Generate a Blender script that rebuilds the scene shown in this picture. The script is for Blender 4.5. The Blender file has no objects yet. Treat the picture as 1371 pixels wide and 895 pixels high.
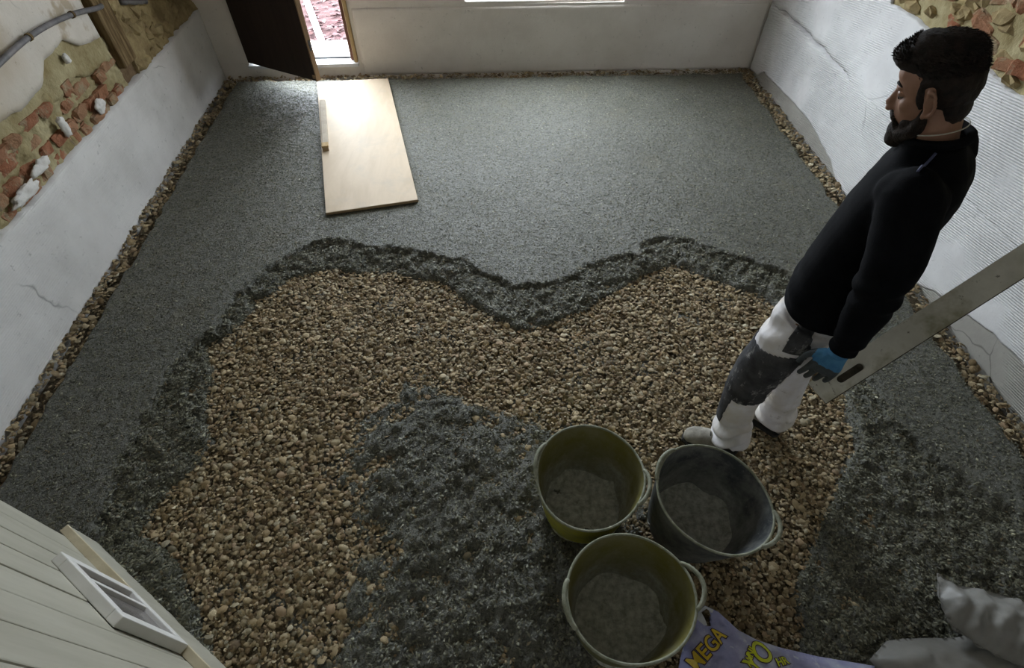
import bpy, bmesh, math
import numpy as np
from mathutils import Vector, Matrix

# ------------------------------------------------------------------ camera, world, lights, exposure
sc = bpy.context.scene
COL = sc.collection
cam_d = bpy.data.cameras.new('camera')
cam_d.sensor_width = 36.0
cam_d.lens = 18.906
cam_d.clip_start = 0.02
cam = bpy.data.objects.new('camera', cam_d)
cam.location = (0, 0, 2.27)
cam.rotation_euler = (math.radians(90 - 49.8495), 0, math.radians(-3.357))
COL.objects.link(cam)
sc.camera = cam

world = bpy.data.worlds.new('world')
sc.world = world
world.use_nodes = True
bg = world.node_tree.nodes['Background']
bg.inputs[0].default_value = (0.84, 0.92, 1.0, 1)
bg.inputs[1].default_value = 11.0

sc.view_settings.view_transform = 'Standard'
sc.view_settings.look = 'None'
sc.view_settings.gamma = 1.0
sc.view_settings.exposure = 1.25
sc.view_settings.use_curve_mapping = False


def portal(name, loc, rot, sx, sy):          # guides the sky light through an opening
    d = bpy.data.lights.new(name, 'AREA')
    d.shape = 'RECTANGLE'
    d.size, d.size_y = sx, sy
    d.cycles.is_portal = True
    o = bpy.data.objects.new(name, d)
    o.location, o.rotation_euler = loc, rot
    COL.objects.link(o)


portal('window_portal', (0.57, 5.36, 1.50), (math.radians(-90), 0, 0), 1.45, 1.85)
portal('door_portal', (-1.55, 5.44, 1.12), (math.radians(-90), 0, 0), 1.0, 2.0)

# ------------------------------------------------------------------ helpers
rng = np.random.default_rng(7)
_T = np.random.default_rng(3).random((256, 256))


def vn(x, y, s=1.0, seed=0):
    x = np.asarray(x, float) * s + seed * 17.31 + 500
    y = np.asarray(y, float) * s + seed * 7.77 + 500
    xi, yi = np.floor(x).astype(int), np.floor(y).astype(int)
    fx, fy = x - xi, y - yi
    fx, fy = fx * fx * (3 - 2 * fx), fy * fy * (3 - 2 * fy)
    g = lambda a, b: _T[a & 255, b & 255]
    return ((g(xi, yi) * (1 - fx) + g(xi + 1, yi) * fx) * (1 - fy) + (g(xi, yi + 1) * (1 - fx) + g(xi + 1, yi + 1) * fx) * fy) * 2 - 1


def fbm(x, y, s=1.0, octs=4, seed=0, gain=0.5):
    r, a, t = 0, 1.0, 0
    for k in range(octs):
        r = r + a * vn(x, y, s * 2 ** k, seed + k * 3)
        t += a
        a *= gain
    return r / t


def smooth(a, b, x):
    t = np.clip((x - a) / (b - a), 0, 1)
    return t * t * (3 - 2 * t)


def mesh(name, verts, faces, sm=False):
    me = bpy.data.meshes.new(name)
    verts = np.asarray(verts, np.float32).reshape(-1, 3)
    if isinstance(faces, np.ndarray):
        n, k = faces.shape
        me.vertices.add(len(verts))
        me.vertices.foreach_set('co', verts.ravel())
        me.loops.add(n * k)
        me.loops.foreach_set('vertex_index', faces.astype(np.int32).ravel())
        me.polygons.add(n)
        me.polygons.foreach_set('loop_start', np.arange(0, n * k, k, dtype=np.int32))
        me.update(calc_edges=True)
        me.validate()
    else:
        me.from_pydata([tuple(map(float, v)) for v in verts], [], [tuple(f) for f in faces])
        me.update()
    if sm:
        me.polygons.foreach_set('use_smooth', np.ones(len(me.polygons), bool))
    return me


def put(name, me, mat=None, parent=None, loc=None, rot=None):
    o = bpy.data.objects.new(name, me)
    COL.objects.link(o)
    if mat is not None and me is not None and len(me.materials) == 0:
        me.materials.append(mat)
    if parent is not None:
        o.parent = parent
    if loc is not None:
        o.location = loc
    if rot is not None:
        o.rotation_euler = rot
    return o


def obj(name, verts, faces, mat, parent=None, sm=False, loc=None, rot=None):
    return put(name, mesh(name, verts, faces, sm), mat, parent, loc, rot)


def tag(o, label=None, cat=None, group=None, kind=None):
    for k, v in (('label', label), ('category', cat), ('group', group), ('kind', kind)):
        if v:
            o[k] = v
    return o


def empty(name, loc=(0, 0, 0), rot=(0, 0, 0)):
    o = bpy.data.objects.new(name, None)
    o.empty_display_size = 0.1
    o.location, o.rotation_euler = loc, rot
    COL.objects.link(o)
    return o


def box(x0, x1, y0, y1, z0, z1, bevel=0.0):
    bm = bmesh.new()
    bmesh.ops.create_cube(bm, size=1)
    for v in bm.verts:
        v.co = ((x0 + x1) / 2 + v.co.x * (x1 - x0), (y0 + y1) / 2 + v.co.y * (y1 - y0), (z0 + z1) / 2 + v.co.z * (z1 - z0))
    if bevel:
        bmesh.ops.bevel(bm, geom=bm.edges[:], offset=bevel, segments=2, affect='EDGES', profile=0.5)
    V = [tuple(v.co) for v in bm.verts]
    bm.verts.index_update()
    F = [[v.index for v in f.verts] for f in bm.faces]
    bm.free()
    return V, F


def add(*vfs):
    V, F = [], []
    for v, f in vfs:
        n = len(V)
        V += [tuple(p) for p in v]
        F += [[i + n for i in q] for q in f]
    return V, F


def loft(rings, cap=True):
    """rings: list of (n,3) arrays"""
    n = len(rings[0])
    V = np.concatenate(rings)
    F = []
    for k in range(len(rings) - 1):
        a, b = k * n, (k + 1) * n
        for i in range(n):
            j = (i + 1) % n
            F.append([a + i, a + j, b + j, b + i])
    if cap:
        F.append(list(range(n))[::-1])
        F.append([(len(rings) - 1) * n + i for i in range(n)])
    return [tuple(p) for p in V], F


def ering(c, hu, hv, n=24, p=2.0):
    t = np.linspace(0, 2 * np.pi, n, endpoint=False)
    cs, sn = np.cos(t), np.sin(t)
    e = 2.0 / p
    x = np.sign(cs) * np.abs(cs) ** e * hu
    y = np.sign(sn) * np.abs(sn) ** e * hv
    return np.stack([c[0] + x, c[1] + y, np.full(n, c[2])], 1)


def tube(pts, r, n=10, flat=1.0, cap=True, up=(0.0, 0.0, 1.0)):
    """tube along pts with radius r (scalar or list); flat scales the second axis"""
    P = [np.array(p, float) for p in pts]
    if np.isscalar(r):
        r = [r] * len(P)
    rings = []
    prev = None
    for i, p in enumerate(P):
        d = P[min(i + 1, len(P) - 1)] - P[max(i - 1, 0)]
        d /= np.linalg.norm(d)
        if prev is None:
            a = np.array(up, float)
            if abs(a @ d) > 0.9:
                a = np.array([1.0, 0, 0])
        else:
            a = prev
        a = a - d * (a @ d)
        a /= np.linalg.norm(a)
        prev = a
        b = np.cross(d, a)
        t = np.linspace(0, 2 * np.pi, n, endpoint=False)
        rings.append(p + np.outer(np.cos(t), a) * r[i] + np.outer(np.sin(t), b) * r[i] * flat)
    return loft(rings, cap)


def spline(pts, k=6):
    P = np.array(pts, float)
    P = np.vstack([2 * P[0] - P[1], P, 2 * P[-1] - P[-2]])
    out = []
    for i in range(1, len(P) - 2):
        for t in np.linspace(0, 1, k, endpoint=False):
            a, b, c, d = P[i - 1], P[i], P[i + 1], P[i + 2]
            out.append(0.5 * (2 * b + (c - a) * t + (2 * a - 5 * b + 4 * c - d) * t * t + (3 * b - a - 3 * c + d) * t ** 3))
    out.append(P[-2])
    return np.array(out)


def ell(c, r, n=16, m=12, R=None):
    V, F = [], []
    for i in range(1, m):
        ph = math.pi * i / m
        for j in range(n):
            th = 2 * math.pi * j / n
            V.append([math.sin(ph) * math.cos(th) * r[0], math.sin(ph) * math.sin(th) * r[1], math.cos(ph) * r[2]])
    V.append([0, 0, r[2]])
    V.append([0, 0, -r[2]])
    t, b = len(V) - 2, len(V) - 1
    for i in range(m - 2):
        for j in range(n):
            k = (j + 1) % n
            F.append([i * n + j, (i + 1) * n + j, (i + 1) * n + k, i * n + k])
    for j in range(n):
        k = (j + 1) % n
        F.append([t, j, k])
        F.append([b, (m - 2) * n + k, (m - 2) * n + j])
    V = np.array(V)
    if R is not None:
        V = V @ np.array(R).T
    V = V + np.array(c)
    return [tuple(v) for v in V], F


def fuse(name, vf, voxel, iters=4, fac=0.5):
    """voxel-remesh overlapping closed shapes into one continuous skin"""
    me = mesh('tmp', *vf)
    bm = bmesh.new()
    bm.from_mesh(me)
    bmesh.ops.recalc_face_normals(bm, faces=bm.faces)
    bm.to_mesh(me)
    bm.free()
    o = bpy.data.objects.new('tmp', me)
    COL.objects.link(o)
    m = o.modifiers.new('r', 'REMESH')
    m.mode = 'VOXEL'
    m.voxel_size = voxel
    if iters:
        s = o.modifiers.new('s', 'SMOOTH')
        s.factor = fac
        s.iterations = iters
    dg = bpy.context.evaluated_depsgraph_get()
    out = bpy.data.meshes.new_from_object(o.evaluated_get(dg))
    out.name = name
    bpy.data.objects.remove(o)
    bpy.data.meshes.remove(me)
    out.polygons.foreach_set('use_smooth', np.ones(len(out.polygons), bool))
    out.materials.clear()
    return out


def coords(me):
    a = np.empty(len(me.vertices) * 3, np.float32)
    me.vertices.foreach_get('co', a)
    return a.reshape(-1, 3).astype(float)


def normals(me):
    a = np.empty(len(me.vertices) * 3, np.float32)
    me.vertices.foreach_get('normal', a)
    return a.reshape(-1, 3).astype(float)


def setco(me, V):
    me.vertices.foreach_set('co', np.asarray(V, np.float32).ravel())
    me.update()


# ------------------------------------------------------------------ materials
class NT:
    def __init__(self, name):
        self.m = bpy.data.materials.new(name)
        self.m.use_nodes = True
        self.t = self.m.node_tree
        self.b = self.t.nodes['Principled BSDF']
        self.pos = None
        self.tc = self.n('ShaderNodeTexCoord')

    def world(self):                            # use world position (for pieces scaled as objects)
        self.pos = self.n('ShaderNodeNewGeometry').outputs['Position']
        return self

    def n(self, kind, **kw):
        nd = self.t.nodes.new(kind)
        for k, v in kw.items():
            setattr(nd, k, v)
        return nd

    def l(self, a, b):
        self.t.links.new(a, b)

    def noise(self, scale, detail=4, rough=0.6, vec=None, stretch=None, dist=0.0):
        nd = self.n('ShaderNodeTexNoise')
        nd.inputs['Scale'].default_value = scale
        nd.inputs['Detail'].default_value = detail
        nd.inputs['Roughness'].default_value = rough
        nd.inputs['Distortion'].default_value = dist
        v = vec or self.pos or self.tc.outputs['Object']
        if stretch:
            mp = self.n('ShaderNodeMapping')
            mp.inputs['Scale'].default_value = stretch
            self.l(v, mp.inputs[0])
            v = mp.outputs[0]
        self.l(v, nd.inputs['Vector'])
        return nd.outputs['Fac']

    def ramp(self, fac, stops):
        r = self.n('ShaderNodeValToRGB')
        e = r.color_ramp.elements
        while len(e) > 1:
            e.remove(e[-1])
        e[0].position, e[0].color = stops[0][0], tuple(stops[0][1]) + (1,)
        for p, c in stops[1:]:
            q = e.new(p)
            q.color = tuple(c) + (1,)
        self.l(fac, r.inputs[0])
        return r.outputs[0]

    def mix(self, fac, a, b, mode='MIX'):
        nd = self.n('ShaderNodeMix', data_type='RGBA', blend_type=mode)
        for s, v in ((nd.inputs[0], fac), (nd.inputs[6], a), (nd.inputs[7], b)):
            if isinstance(v, (int, float)):
                s.default_value = v
            elif isinstance(v, tuple):
                s.default_value = v + (1,)
            else:
                self.l(v, s)
        return nd.outputs[2]

    def math(self, op, a, b=0.0):
        nd = self.n('ShaderNodeMath', operation=op)
        for s, v in zip(nd.inputs, (a, b)):
            if isinstance(v, (int, float)):
                s.default_value = v
            else:
                self.l(v, s)
        return nd.outputs[0]

    def bump(self, h, strength=0.5, dist=0.01):
        nd = self.n('ShaderNodeBump')
        nd.inputs['Strength'].default_value = strength
        nd.inputs['Distance'].default_value = dist
        self.l(h, nd.inputs['Height'])
        self.l(nd.outputs[0], self.b.inputs['Normal'])

    def done(self, col=None, rough=0.8, spec=0.3):
        if col is not None:
            if isinstance(col, tuple):
                self.b.inputs['Base Color'].default_value = col + (1,)
            else:
                self.l(col, self.b.inputs['Base Color'])
        self.b.inputs['Roughness'].default_value = rough
        self.b.inputs['Specular IOR Level'].default_value = spec
        return self.m


def simple(name, c1, c2, scale=6, rough=0.8, spec=0.3, bump=0.3, bdist=0.004, bscale=60, stretch=None):
    t = NT(name)
    if name in ('ochre_stone', 'ochre_render', 'mortar_core'):
        t.world()
    f = t.noise(scale, 5, 0.65, stretch=stretch)
    c = t.ramp(f, [(0.35, c1), (0.65, c2)])
    if bump:
        t.bump(t.noise(bscale, 4, 0.6, stretch=stretch), bump, bdist)
    return t.done(c, rough, spec)


def plaster_mat(name, c1, c2, ridges=0.0, stain=None, rough=0.85, tilt=0.0):
    t = NT(name)
    f = t.noise(2.2, 6, 0.6)
    c = t.ramp(f, [(0.35, c1), (0.62, c2)])
    sp = t.noise(28, 4, 0.7)
    c = t.mix(t.ramp(sp, [(0.62, (0, 0, 0)), (0.74, (1, 1, 1))]), c, tuple(x * 0.72 for x in c1))
    if stain:
        s = t.noise(1.1, 4, 0.6)
        c = t.mix(t.ramp(s, [(0.52, (0, 0, 0)), (0.66, (0.8, 0.8, 0.8))]), c, stain)
        c = t.mix(t.ramp(t.noise(4.2, 4, 0.6), [(0.58, (0, 0, 0)), (0.64, (0.75, 0.75, 0.75))]), c, stain)
    # fine hair cracks
    vo = t.n('ShaderNodeTexVoronoi', feature='DISTANCE_TO_EDGE')
    vo.inputs['Scale'].default_value = 1.3
    mp = t.n('ShaderNodeMapping')
    nz = t.n('ShaderNodeTexNoise')
    nz.inputs['Scale'].default_value = 6
    t.l(t.tc.outputs['Object'], nz.inputs['Vector'])
    vm = t.n('ShaderNodeVectorMath', operation='MULTIPLY_ADD')
    t.l(nz.outputs['Color'], vm.inputs[0])
    vm.inputs[1].default_value = (0.12, 0.12, 0.12)
    t.l(t.tc.outputs['Object'], vm.inputs[2])
    t.l(vm.outputs[0], vo.inputs['Vector'])
    gate = t.ramp(t.noise(0.9, 2), [(0.58, (0, 0, 0)), (0.63, (1, 1, 1))])
    cr = t.ramp(vo.outputs['Distance'], [(0.0, (0.8, 0.8, 0.8)), (0.006, (0, 0, 0))])
    cr = t.mix(1.0, cr, gate, 'MULTIPLY')
    c = t.mix(cr, c, tuple(x * 0.35 for x in c1))
    h = t.math('ADD', t.noise(9, 5, 0.6), t.math('MULTIPLY', t.noise(90, 3), 0.25))
    if ridges:
        w = t.n('ShaderNodeTexWave', wave_type='BANDS', bands_direction='Z')
        w.inputs['Scale'].default_value = 26.0
        w.inputs['Distortion'].default_value = 0.5
        w.inputs['Detail'].default_value = 1
        w.inputs['Detail Scale'].default_value = 0.6
        mp = t.n('ShaderNodeMapping')
        mp.inputs['Rotation'].default_value = (tilt, 0, 0)
        t.l(t.tc.outputs['Object'], mp.inputs[0])
        t.l(mp.outputs[0], w.inputs['Vector'])
        gate2 = t.math('MULTIPLY', t.ramp(t.noise(1.6, 3), [(0.40, (0, 0, 0)), (0.52, (1, 1, 1))]), ridges)
        h = t.math('ADD', h, t.math('MULTIPLY', w.outputs['Fac'], gate2))
    t.bump(h, 0.6, 0.006)
    return t.done(c, rough, 0.2)


M = {}
M['white_plaster'] = plaster_mat('white_plaster', (0.56, 0.55, 0.53), (0.70, 0.69, 0.67), 0.35)
M['back_plaster'] = plaster_mat('back_plaster', (0.70, 0.655, 0.60), (0.80, 0.76, 0.71), 0.12)
M['ridged_plaster'] = plaster_mat('ridged_plaster', (0.60, 0.60, 0.60), (0.74, 0.74, 0.74), 1.0, tilt=0.15)
M['grey_render'] = plaster_mat('grey_render', (0.32, 0.31, 0.28), (0.42, 0.41, 0.37), 0.9, tilt=0.15)
M['pale_plaster'] = plaster_mat('pale_plaster', (0.50, 0.46, 0.38), (0.64, 0.60, 0.53), 0, (0.38, 0.30, 0.19))
M['ochre_render'] = simple('ochre_render', (0.24, 0.19, 0.09), (0.42, 0.37, 0.22), 5, 0.95, 0.1, 0.9, 0.012, 26)
M['mortar_core'] = simple('mortar_core', (0.13, 0.085, 0.05), (0.24, 0.17, 0.10), 9, 0.95, 0.1, 0.9, 0.015, 30)
M['ochre_stone'] = simple('ochre_stone', (0.22, 0.165, 0.085), (0.42, 0.335, 0.18), 7, 0.95, 0.1, 0.8, 0.01, 30)


def brick_mat(name, a, b):
    t = NT(name).world()
    c = t.ramp(t.noise(14, 5, 0.7), [(0.35, a), (0.65, b)])
    oi = t.n('ShaderNodeObjectInfo')
    c = t.mix(t.math('MULTIPLY', oi.outputs['Random'], 0.55), c, (0.36, 0.27, 0.16))
    c = t.mix(t.ramp(t.noise(9, 4, 0.7), [(0.52, (0, 0, 0)), (0.62, (0.8, 0.8, 0.8))]), c, (0.34, 0.29, 0.19))
    t.bump(t.noise(38, 5, 0.7), 1.0, 0.014)
    return t.done(c, 0.95, 0.1)


M['brick'] = brick_mat('red_brick', (0.24, 0.095, 0.05), (0.38, 0.17, 0.10))
M['lime_lump'] = simple('lime_lump', (0.58, 0.56, 0.52), (0.72, 0.71, 0.68), 12, 0.9, 0.1, 0.5, 0.006, 40)
M['old_wood'] = simple('old_wood', (0.10, 0.065, 0.03), (0.26, 0.19, 0.10), 8, 0.9, 0.1, 0.7, 0.008, 30, (6, 6, 0.7))
M['conduit'] = simple('conduit_grey', (0.10, 0.10, 0.105), (0.19, 0.18, 0.18), 14, 0.6, 0.4, 0.3, 0.002, 90)
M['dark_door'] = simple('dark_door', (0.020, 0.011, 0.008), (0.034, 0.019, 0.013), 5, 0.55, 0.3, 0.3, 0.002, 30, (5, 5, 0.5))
M['door_edge'] = simple('door_edge_wood', (0.15, 0.10, 0.06), (0.26, 0.18, 0.11), 10, 0.8, 0.2, 0.3, 0.003, 40, (6, 6, 0.6))
M['jamb'] = simple('brown_jamb', (0.10, 0.045, 0.03), (0.17, 0.08, 0.055), 8, 0.6, 0.3, 0.3, 0.002, 40, (6, 6, 0.6))
M['raw_wood'] = simple('raw_wood', (0.36, 0.25, 0.12), (0.52, 0.38, 0.20), 9, 0.8, 0.2, 0.4, 0.003, 40, (5, 5, 0.7))
M['white_paint'] = simple('white_paint', (0.70, 0.69, 0.65), (0.78, 0.77, 0.74), 6, 0.5, 0.4, 0.15, 0.002, 60)
M['cream_board'] = simple('cream_board', (0.37, 0.355, 0.285), (0.45, 0.435, 0.36), 3, 0.55, 0.4, 0.2, 0.002, 30, (4, 4, 0.6))
M['bare_rail'] = simple('bare_rail', (0.50, 0.43, 0.29), (0.64, 0.57, 0.42), 9, 0.7, 0.3, 0.3, 0.002, 50)
M['threshold'] = simple('threshold_stone', (0.62, 0.63, 0.64), (0.75, 0.75, 0.75), 8, 0.6, 0.3, 0.2, 0.003, 50)
M['metal_strip'] = simple('metal_strip', (0.05, 0.055, 0.06), (0.08, 0.085, 0.09), 10, 0.6, 0.2, 0.1, 0.002, 60)
M['earth'] = simple('outdoor_earth', (0.035, 0.017, 0.017), (0.08, 0.045, 0.045), 12, 0.95, 0.1, 0.8, 0.01, 40)
M['ceiling'] = simple('ceiling_boards', (0.72, 0.70, 0.66), (0.80, 0.78, 0.74), 4, 0.9, 0.1, 0.3, 0.004, 40)


def ply_mat():
    t = NT('birch_plywood')
    g = t.noise(2.0, 6, 0.6, stretch=(4, 1.0, 1), dist=0.5)
    c = t.ramp(g, [(0.3, (0.50, 0.395, 0.275)), (0.55, (0.58, 0.47, 0.34)), (0.75, (0.53, 0.425, 0.30))])
    s = t.noise(4, 5, 0.7)
    c = t.mix(t.ramp(s, [(0.52, (0, 0, 0)), (0.7, (0.55, 0.55, 0.55))]), c, (0.45, 0.39, 0.31))
    t.bump(g, 0.1, 0.001)
    return t.done(c, 0.6, 0.3)


M['plywood'] = ply_mat()
M['grey_batten'] = simple('weathered_batten', (0.34, 0.29, 0.23), (0.46, 0.40, 0.32), 9, 0.8, 0.2, 0.2, 0.002, 40)
M['ply_edge'] = simple('ply_edge', (0.30, 0.21, 0.12), (0.45, 0.33, 0.20), 30, 0.8, 0.2, 0)


def screed_mat():
    t = NT('wet_screed')
    a = t.noise(1.4, 4, 0.6)
    c = t.ramp(a, [(0.35, (0.120, 0.121, 0.090)), (0.65, (0.168, 0.170, 0.140))])
    g = t.noise(55, 6, 0.8)
    c = t.mix(t.ramp(g, [(0.42, (0, 0, 0)), (0.52, (1, 1, 1))]), t.mix(1.0, c, (0.42, 0.42, 0.40), 'MULTIPLY'), c)
    c = t.mix(t.ramp(t.noise(160, 3, 0.7), [(0.62, (0, 0, 0)), (0.70, (0.7, 0.7, 0.7))]), c, (0.34, 0.34, 0.31))
    c = t.mix(t.ramp(t.noise(3.1, 4, 0.6), [(0.58, (0, 0, 0)), (0.72, (0.5, 0.5, 0.5))]), c, (0.15, 0.135, 0.08))
    h = t.math('ADD', t.noise(70, 5, 0.75), t.math('MULTIPLY', t.noise(170, 3), 0.6))
    h = t.math('ADD', h, t.math('MULTIPLY', t.noise(26, 4, 0.6), 0.8))
    t.bump(h, 1.0, 0.013)
    return t.done(c, 0.48, 0.6)


M['screed'] = screed_mat()


def gravel_mat():
    t = NT('tan_gravel')
    at = t.n('ShaderNodeAttribute', attribute_name='Col')
    c = t.mix(t.ramp(t.noise(60, 4, 0.7), [(0.35, (0.75, 0.72, 0.68)), (0.7, (1.1, 1.08, 1.05))]), at.outputs['Color'], at.outputs['Color'])
    n = t.ramp(t.noise(85, 4, 0.7), [(0.3, (0.62, 0.60, 0.56)), (0.7, (1.0, 1.0, 1.0))])
    c = t.mix(1.0, c, n, 'MULTIPLY')
    t.bump(t.noise(220, 3, 0.6), 0.35, 0.002)
    return t.done(c, 0.7, 0.3)


M['gravel'] = gravel_mat()
M['gravel_base'] = simple('gravel_base', (0.07, 0.054, 0.034), (0.24, 0.19, 0.12), 45, 0.9, 0.2, 1.0, 0.012, 60)


def flake_mat():
    t = NT('screed_shreds')
    at = t.n('ShaderNodeAttribute', attribute_name='Col')
    return t.done(at.outputs['Color'], 0.55, 0.4)


M['shreds'] = flake_mat()


def tub_mat(name, base, dirt, amount, coat=None):
    t = NT(name)
    d = t.ramp(t.noise(9, 6, 0.65), [(amount - 0.12, (0, 0, 0)), (amount + 0.12, (1, 1, 1))])
    c = t.mix(d, base, dirt)
    c = t.mix(t.ramp(t.noise(70, 4, 0.7), [(0.6, (0, 0, 0)), (0.72, (0.7, 0.7, 0.7))]), c, tuple(x * 1.25 for x in dirt))
    if coat:                                   # dried slurry splashed up from the bottom
        sp = t.n('ShaderNodeSeparateXYZ')
        t.l(t.tc.outputs['Object'], sp.inputs[0])
        h = t.math('ADD', t.math('MULTIPLY', sp.outputs[2], 2.6), t.math('MULTIPLY', t.noise(7, 5, 0.6), 1.0))
        c = t.mix(t.ramp(h, [(0.62, (1, 1, 1)), (0.98, (0, 0, 0))]), c, t.ramp(t.noise(40, 4, 0.7), [(0.35, tuple(x * 0.6 for x in coat)), (0.65, coat)]))
    t.bump(t.noise(60, 4), 0.25, 0.003)
    return t.done(c, 0.6, 0.3)


M['tub_yellow'] = tub_mat('olive_yellow_rubber', (0.34, 0.32, 0.035), (0.20, 0.20, 0.09), 0.56)
M['tub_black'] = tub_mat('dusty_black_rubber', (0.055, 0.060, 0.062), (0.17, 0.175, 0.155), 0.50)
M['tub_olive'] = tub_mat('dusty_olive_rubber', (0.12, 0.115, 0.035), (0.19, 0.19, 0.12), 0.52)
M['lining_olive'] = tub_mat('slurry_coated_olive', (0.16, 0.145, 0.035), (0.20, 0.19, 0.10), 0.5, (0.42, 0.42, 0.36))
M['lining_black'] = tub_mat('slurry_coated_black', (0.050, 0.056, 0.060), (0.20, 0.205, 0.19), 0.52, (0.40, 0.41, 0.37))
M['residue'] = simple('dry_residue', (0.32, 0.325, 0.27), (0.64, 0.65, 0.58), 38, 0.85, 0.2, 0.9, 0.008, 70)
M['rim'] = simple('dusty_rim', (0.17, 0.18, 0.12), (0.32, 0.33, 0.26), 30, 0.7, 0.3, 0.3, 0.002, 90)


def skin_mat():
    t = NT('skin')
    c = t.ramp(t.noise(14, 4, 0.6), [(0.35, (0.27, 0.145, 0.092)), (0.65, (0.35, 0.195, 0.13))])
    t.b.inputs['Subsurface Weight'].default_value = 0.08
    t.b.inputs['Subsurface Radius'].default_value = (0.008, 0.003, 0.002)
    t.bump(t.noise(300, 2), 0.1, 0.001)
    return t.done(c, 0.5, 0.4)


M['skin'] = skin_mat()
M['hair'] = simple('dark_hair', (0.007, 0.005, 0.004), (0.022, 0.014, 0.010), 40, 0.65, 0.25, 0.6, 0.004, 130)
M['beard'] = simple('dark_beard', (0.012, 0.0085, 0.0065), (0.034, 0.024, 0.018), 60, 0.75, 0.2, 0.8, 0.004, 220)
M['sweater'] = simple('black_knit', (0.0035, 0.004, 0.005), (0.006, 0.0065, 0.008), 20, 0.9, 0.08, 0.4, 0.002, 260)
M['stripe'] = simple('shoulder_piping', (0.08, 0.09, 0.17), (0.11, 0.12, 0.21), 20, 0.6, 0.3, 0)


def trouser_mat():
    t = NT('white_work_cotton')
    c = t.ramp(t.noise(5, 4, 0.6), [(0.35, (0.62, 0.58, 0.52)), (0.6, (0.80, 0.79, 0.82))])
    c = t.mix(t.ramp(t.noise(16, 4, 0.7), [(0.62, (0, 0, 0)), (0.75, (0.7, 0.7, 0.7))]), c, (0.25, 0.23, 0.19))
    t.bump(t.noise(14, 4), 0.25, 0.01)
    return t.done(c, 0.85, 0.15)


M['trousers'] = trouser_mat()


def pad_mat():
    t = NT('grey_knee_cordura')
    c = t.ramp(t.noise(12, 4, 0.6), [(0.35, (0.030, 0.031, 0.034)), (0.65, (0.085, 0.085, 0.088))])
    c = t.mix(t.ramp(t.noise(20, 5, 0.75, stretch=(1, 1, 0.5)), [(0.57, (0, 0, 0)), (0.68, (0.9, 0.9, 0.9))]), c, (0.34, 0.34, 0.33))
    t.bump(t.noise(80, 3), 0.3, 0.003)
    return t.done(c, 0.8, 0.2)


M['pad'] = pad_mat()
M['boot'] = simple('dusty_boot', (0.18, 0.17, 0.145), (0.38, 0.36, 0.31), 16, 0.85, 0.2, 0.4, 0.003, 80)
M['boot_sole'] = simple('boot_sole', (0.03, 0.03, 0.03), (0.07, 0.068, 0.06), 16, 0.8, 0.2, 0.3, 0.003, 80)
M['glove_blue'] = simple('glove_blue', (0.05, 0.17, 0.33), (0.09, 0.26, 0.45), 18, 0.8, 0.2, 0.3, 0.002, 200)
M['glove_grey'] = simple('glove_grey', (0.035, 0.045, 0.05), (0.075, 0.085, 0.09), 22, 0.6, 0.3, 0.4, 0.002, 120)
M['silver'] = simple('silver_chain', (0.5, 0.48, 0.42), (0.6, 0.58, 0.5), 50, 0.3, 0.6, 0)
M['eye_white'] = simple('eye', (0.14, 0.12, 0.11), (0.18, 0.16, 0.15), 10, 0.4, 0.3, 0)


def bar_mat():
    t = NT('cement_smeared_aluminium')
    c = t.ramp(t.noise(7, 5, 0.65), [(0.35, (0.52, 0.52, 0.45)), (0.65, (0.70, 0.70, 0.63))])
    c = t.mix(t.ramp(t.noise(3.5, 5, 0.7), [(0.52, (0, 0, 0)), (0.64, (0.9, 0.9, 0.9))]), c, (0.30, 0.29, 0.19))
    c = t.mix(t.ramp(t.noise(35, 4, 0.7), [(0.64, (0, 0, 0)), (0.70, (0.9, 0.9, 0.9))]), c, (0.14, 0.13, 0.10))
    t.bump(t.noise(40, 4), 0.3, 0.003)
    return t.done(c, 0.55, 0.4)


M['bar'] = bar_mat()
M['bar_dark'] = simple('bar_shade_and_slot', (0.05, 0.045, 0.035), (0.12, 0.105, 0.08), 30, 0.8, 0.2, 0)  # dark tone: painted shade along the bar's lower edge, and the slot plate


def bag_mat():
    t = NT('violet_sack_film')
    c = t.ramp(t.noise(7, 5, 0.65), [(0.32, (0.26, 0.29, 0.56)), (0.5, (0.42, 0.43, 0.70)), (0.66, (0.62, 0.66, 0.80))])
    c = t.mix(t.ramp(t.noise(22, 5, 0.7), [(0.58, (0, 0, 0)), (0.68, (0.8, 0.8, 0.8))]), c, (0.76, 0.79, 0.86))
    return t.done(c, 0.35, 0.5)


M['sack'] = bag_mat()
M['sack_white'] = simple('sack_white_top', (0.55, 0.58, 0.62), (0.66, 0.69, 0.72), 14, 0.4, 0.4, 0)
M['lime'] = simple('lime_print', (0.72, 0.78, 0.02), (0.80, 0.86, 0.05), 20, 0.4, 0.4, 0)
M['amber'] = simple('amber_print', (0.82, 0.58, 0.03), (0.88, 0.66, 0.08), 20, 0.4, 0.4, 0)
M['plum'] = simple('plum_print', (0.07, 0.04, 0.08), (0.10, 0.06, 0.11), 20, 0.4, 0.4, 0)


def film_mat():
    t = NT('milky_film')
    c = t.ramp(t.noise(6, 5, 0.6), [(0.35, (0.25, 0.245, 0.225)), (0.65, (0.36, 0.355, 0.33))])
    t.b.inputs['Transmission Weight'].default_value = 0.0
    tr = t.n('ShaderNodeBsdfTransparent')
    mx = t.n('ShaderNodeMixShader')
    mx.inputs[0].default_value = 0.62
    out = t.t.nodes['Material Output']
    t.l(tr.outputs[0], mx.inputs[1])
    t.l(t.b.outputs[0], mx.inputs[2])
    t.l(mx.outputs[0], out.inputs['Surface'])
    return t.done(c, 0.4, 0.4)


M['film'] = film_mat()
M['glass'] = simple('dusty_pane', (0.13, 0.12, 0.115), (0.22, 0.20, 0.19), 9, 0.15, 0.6, 0)

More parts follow.
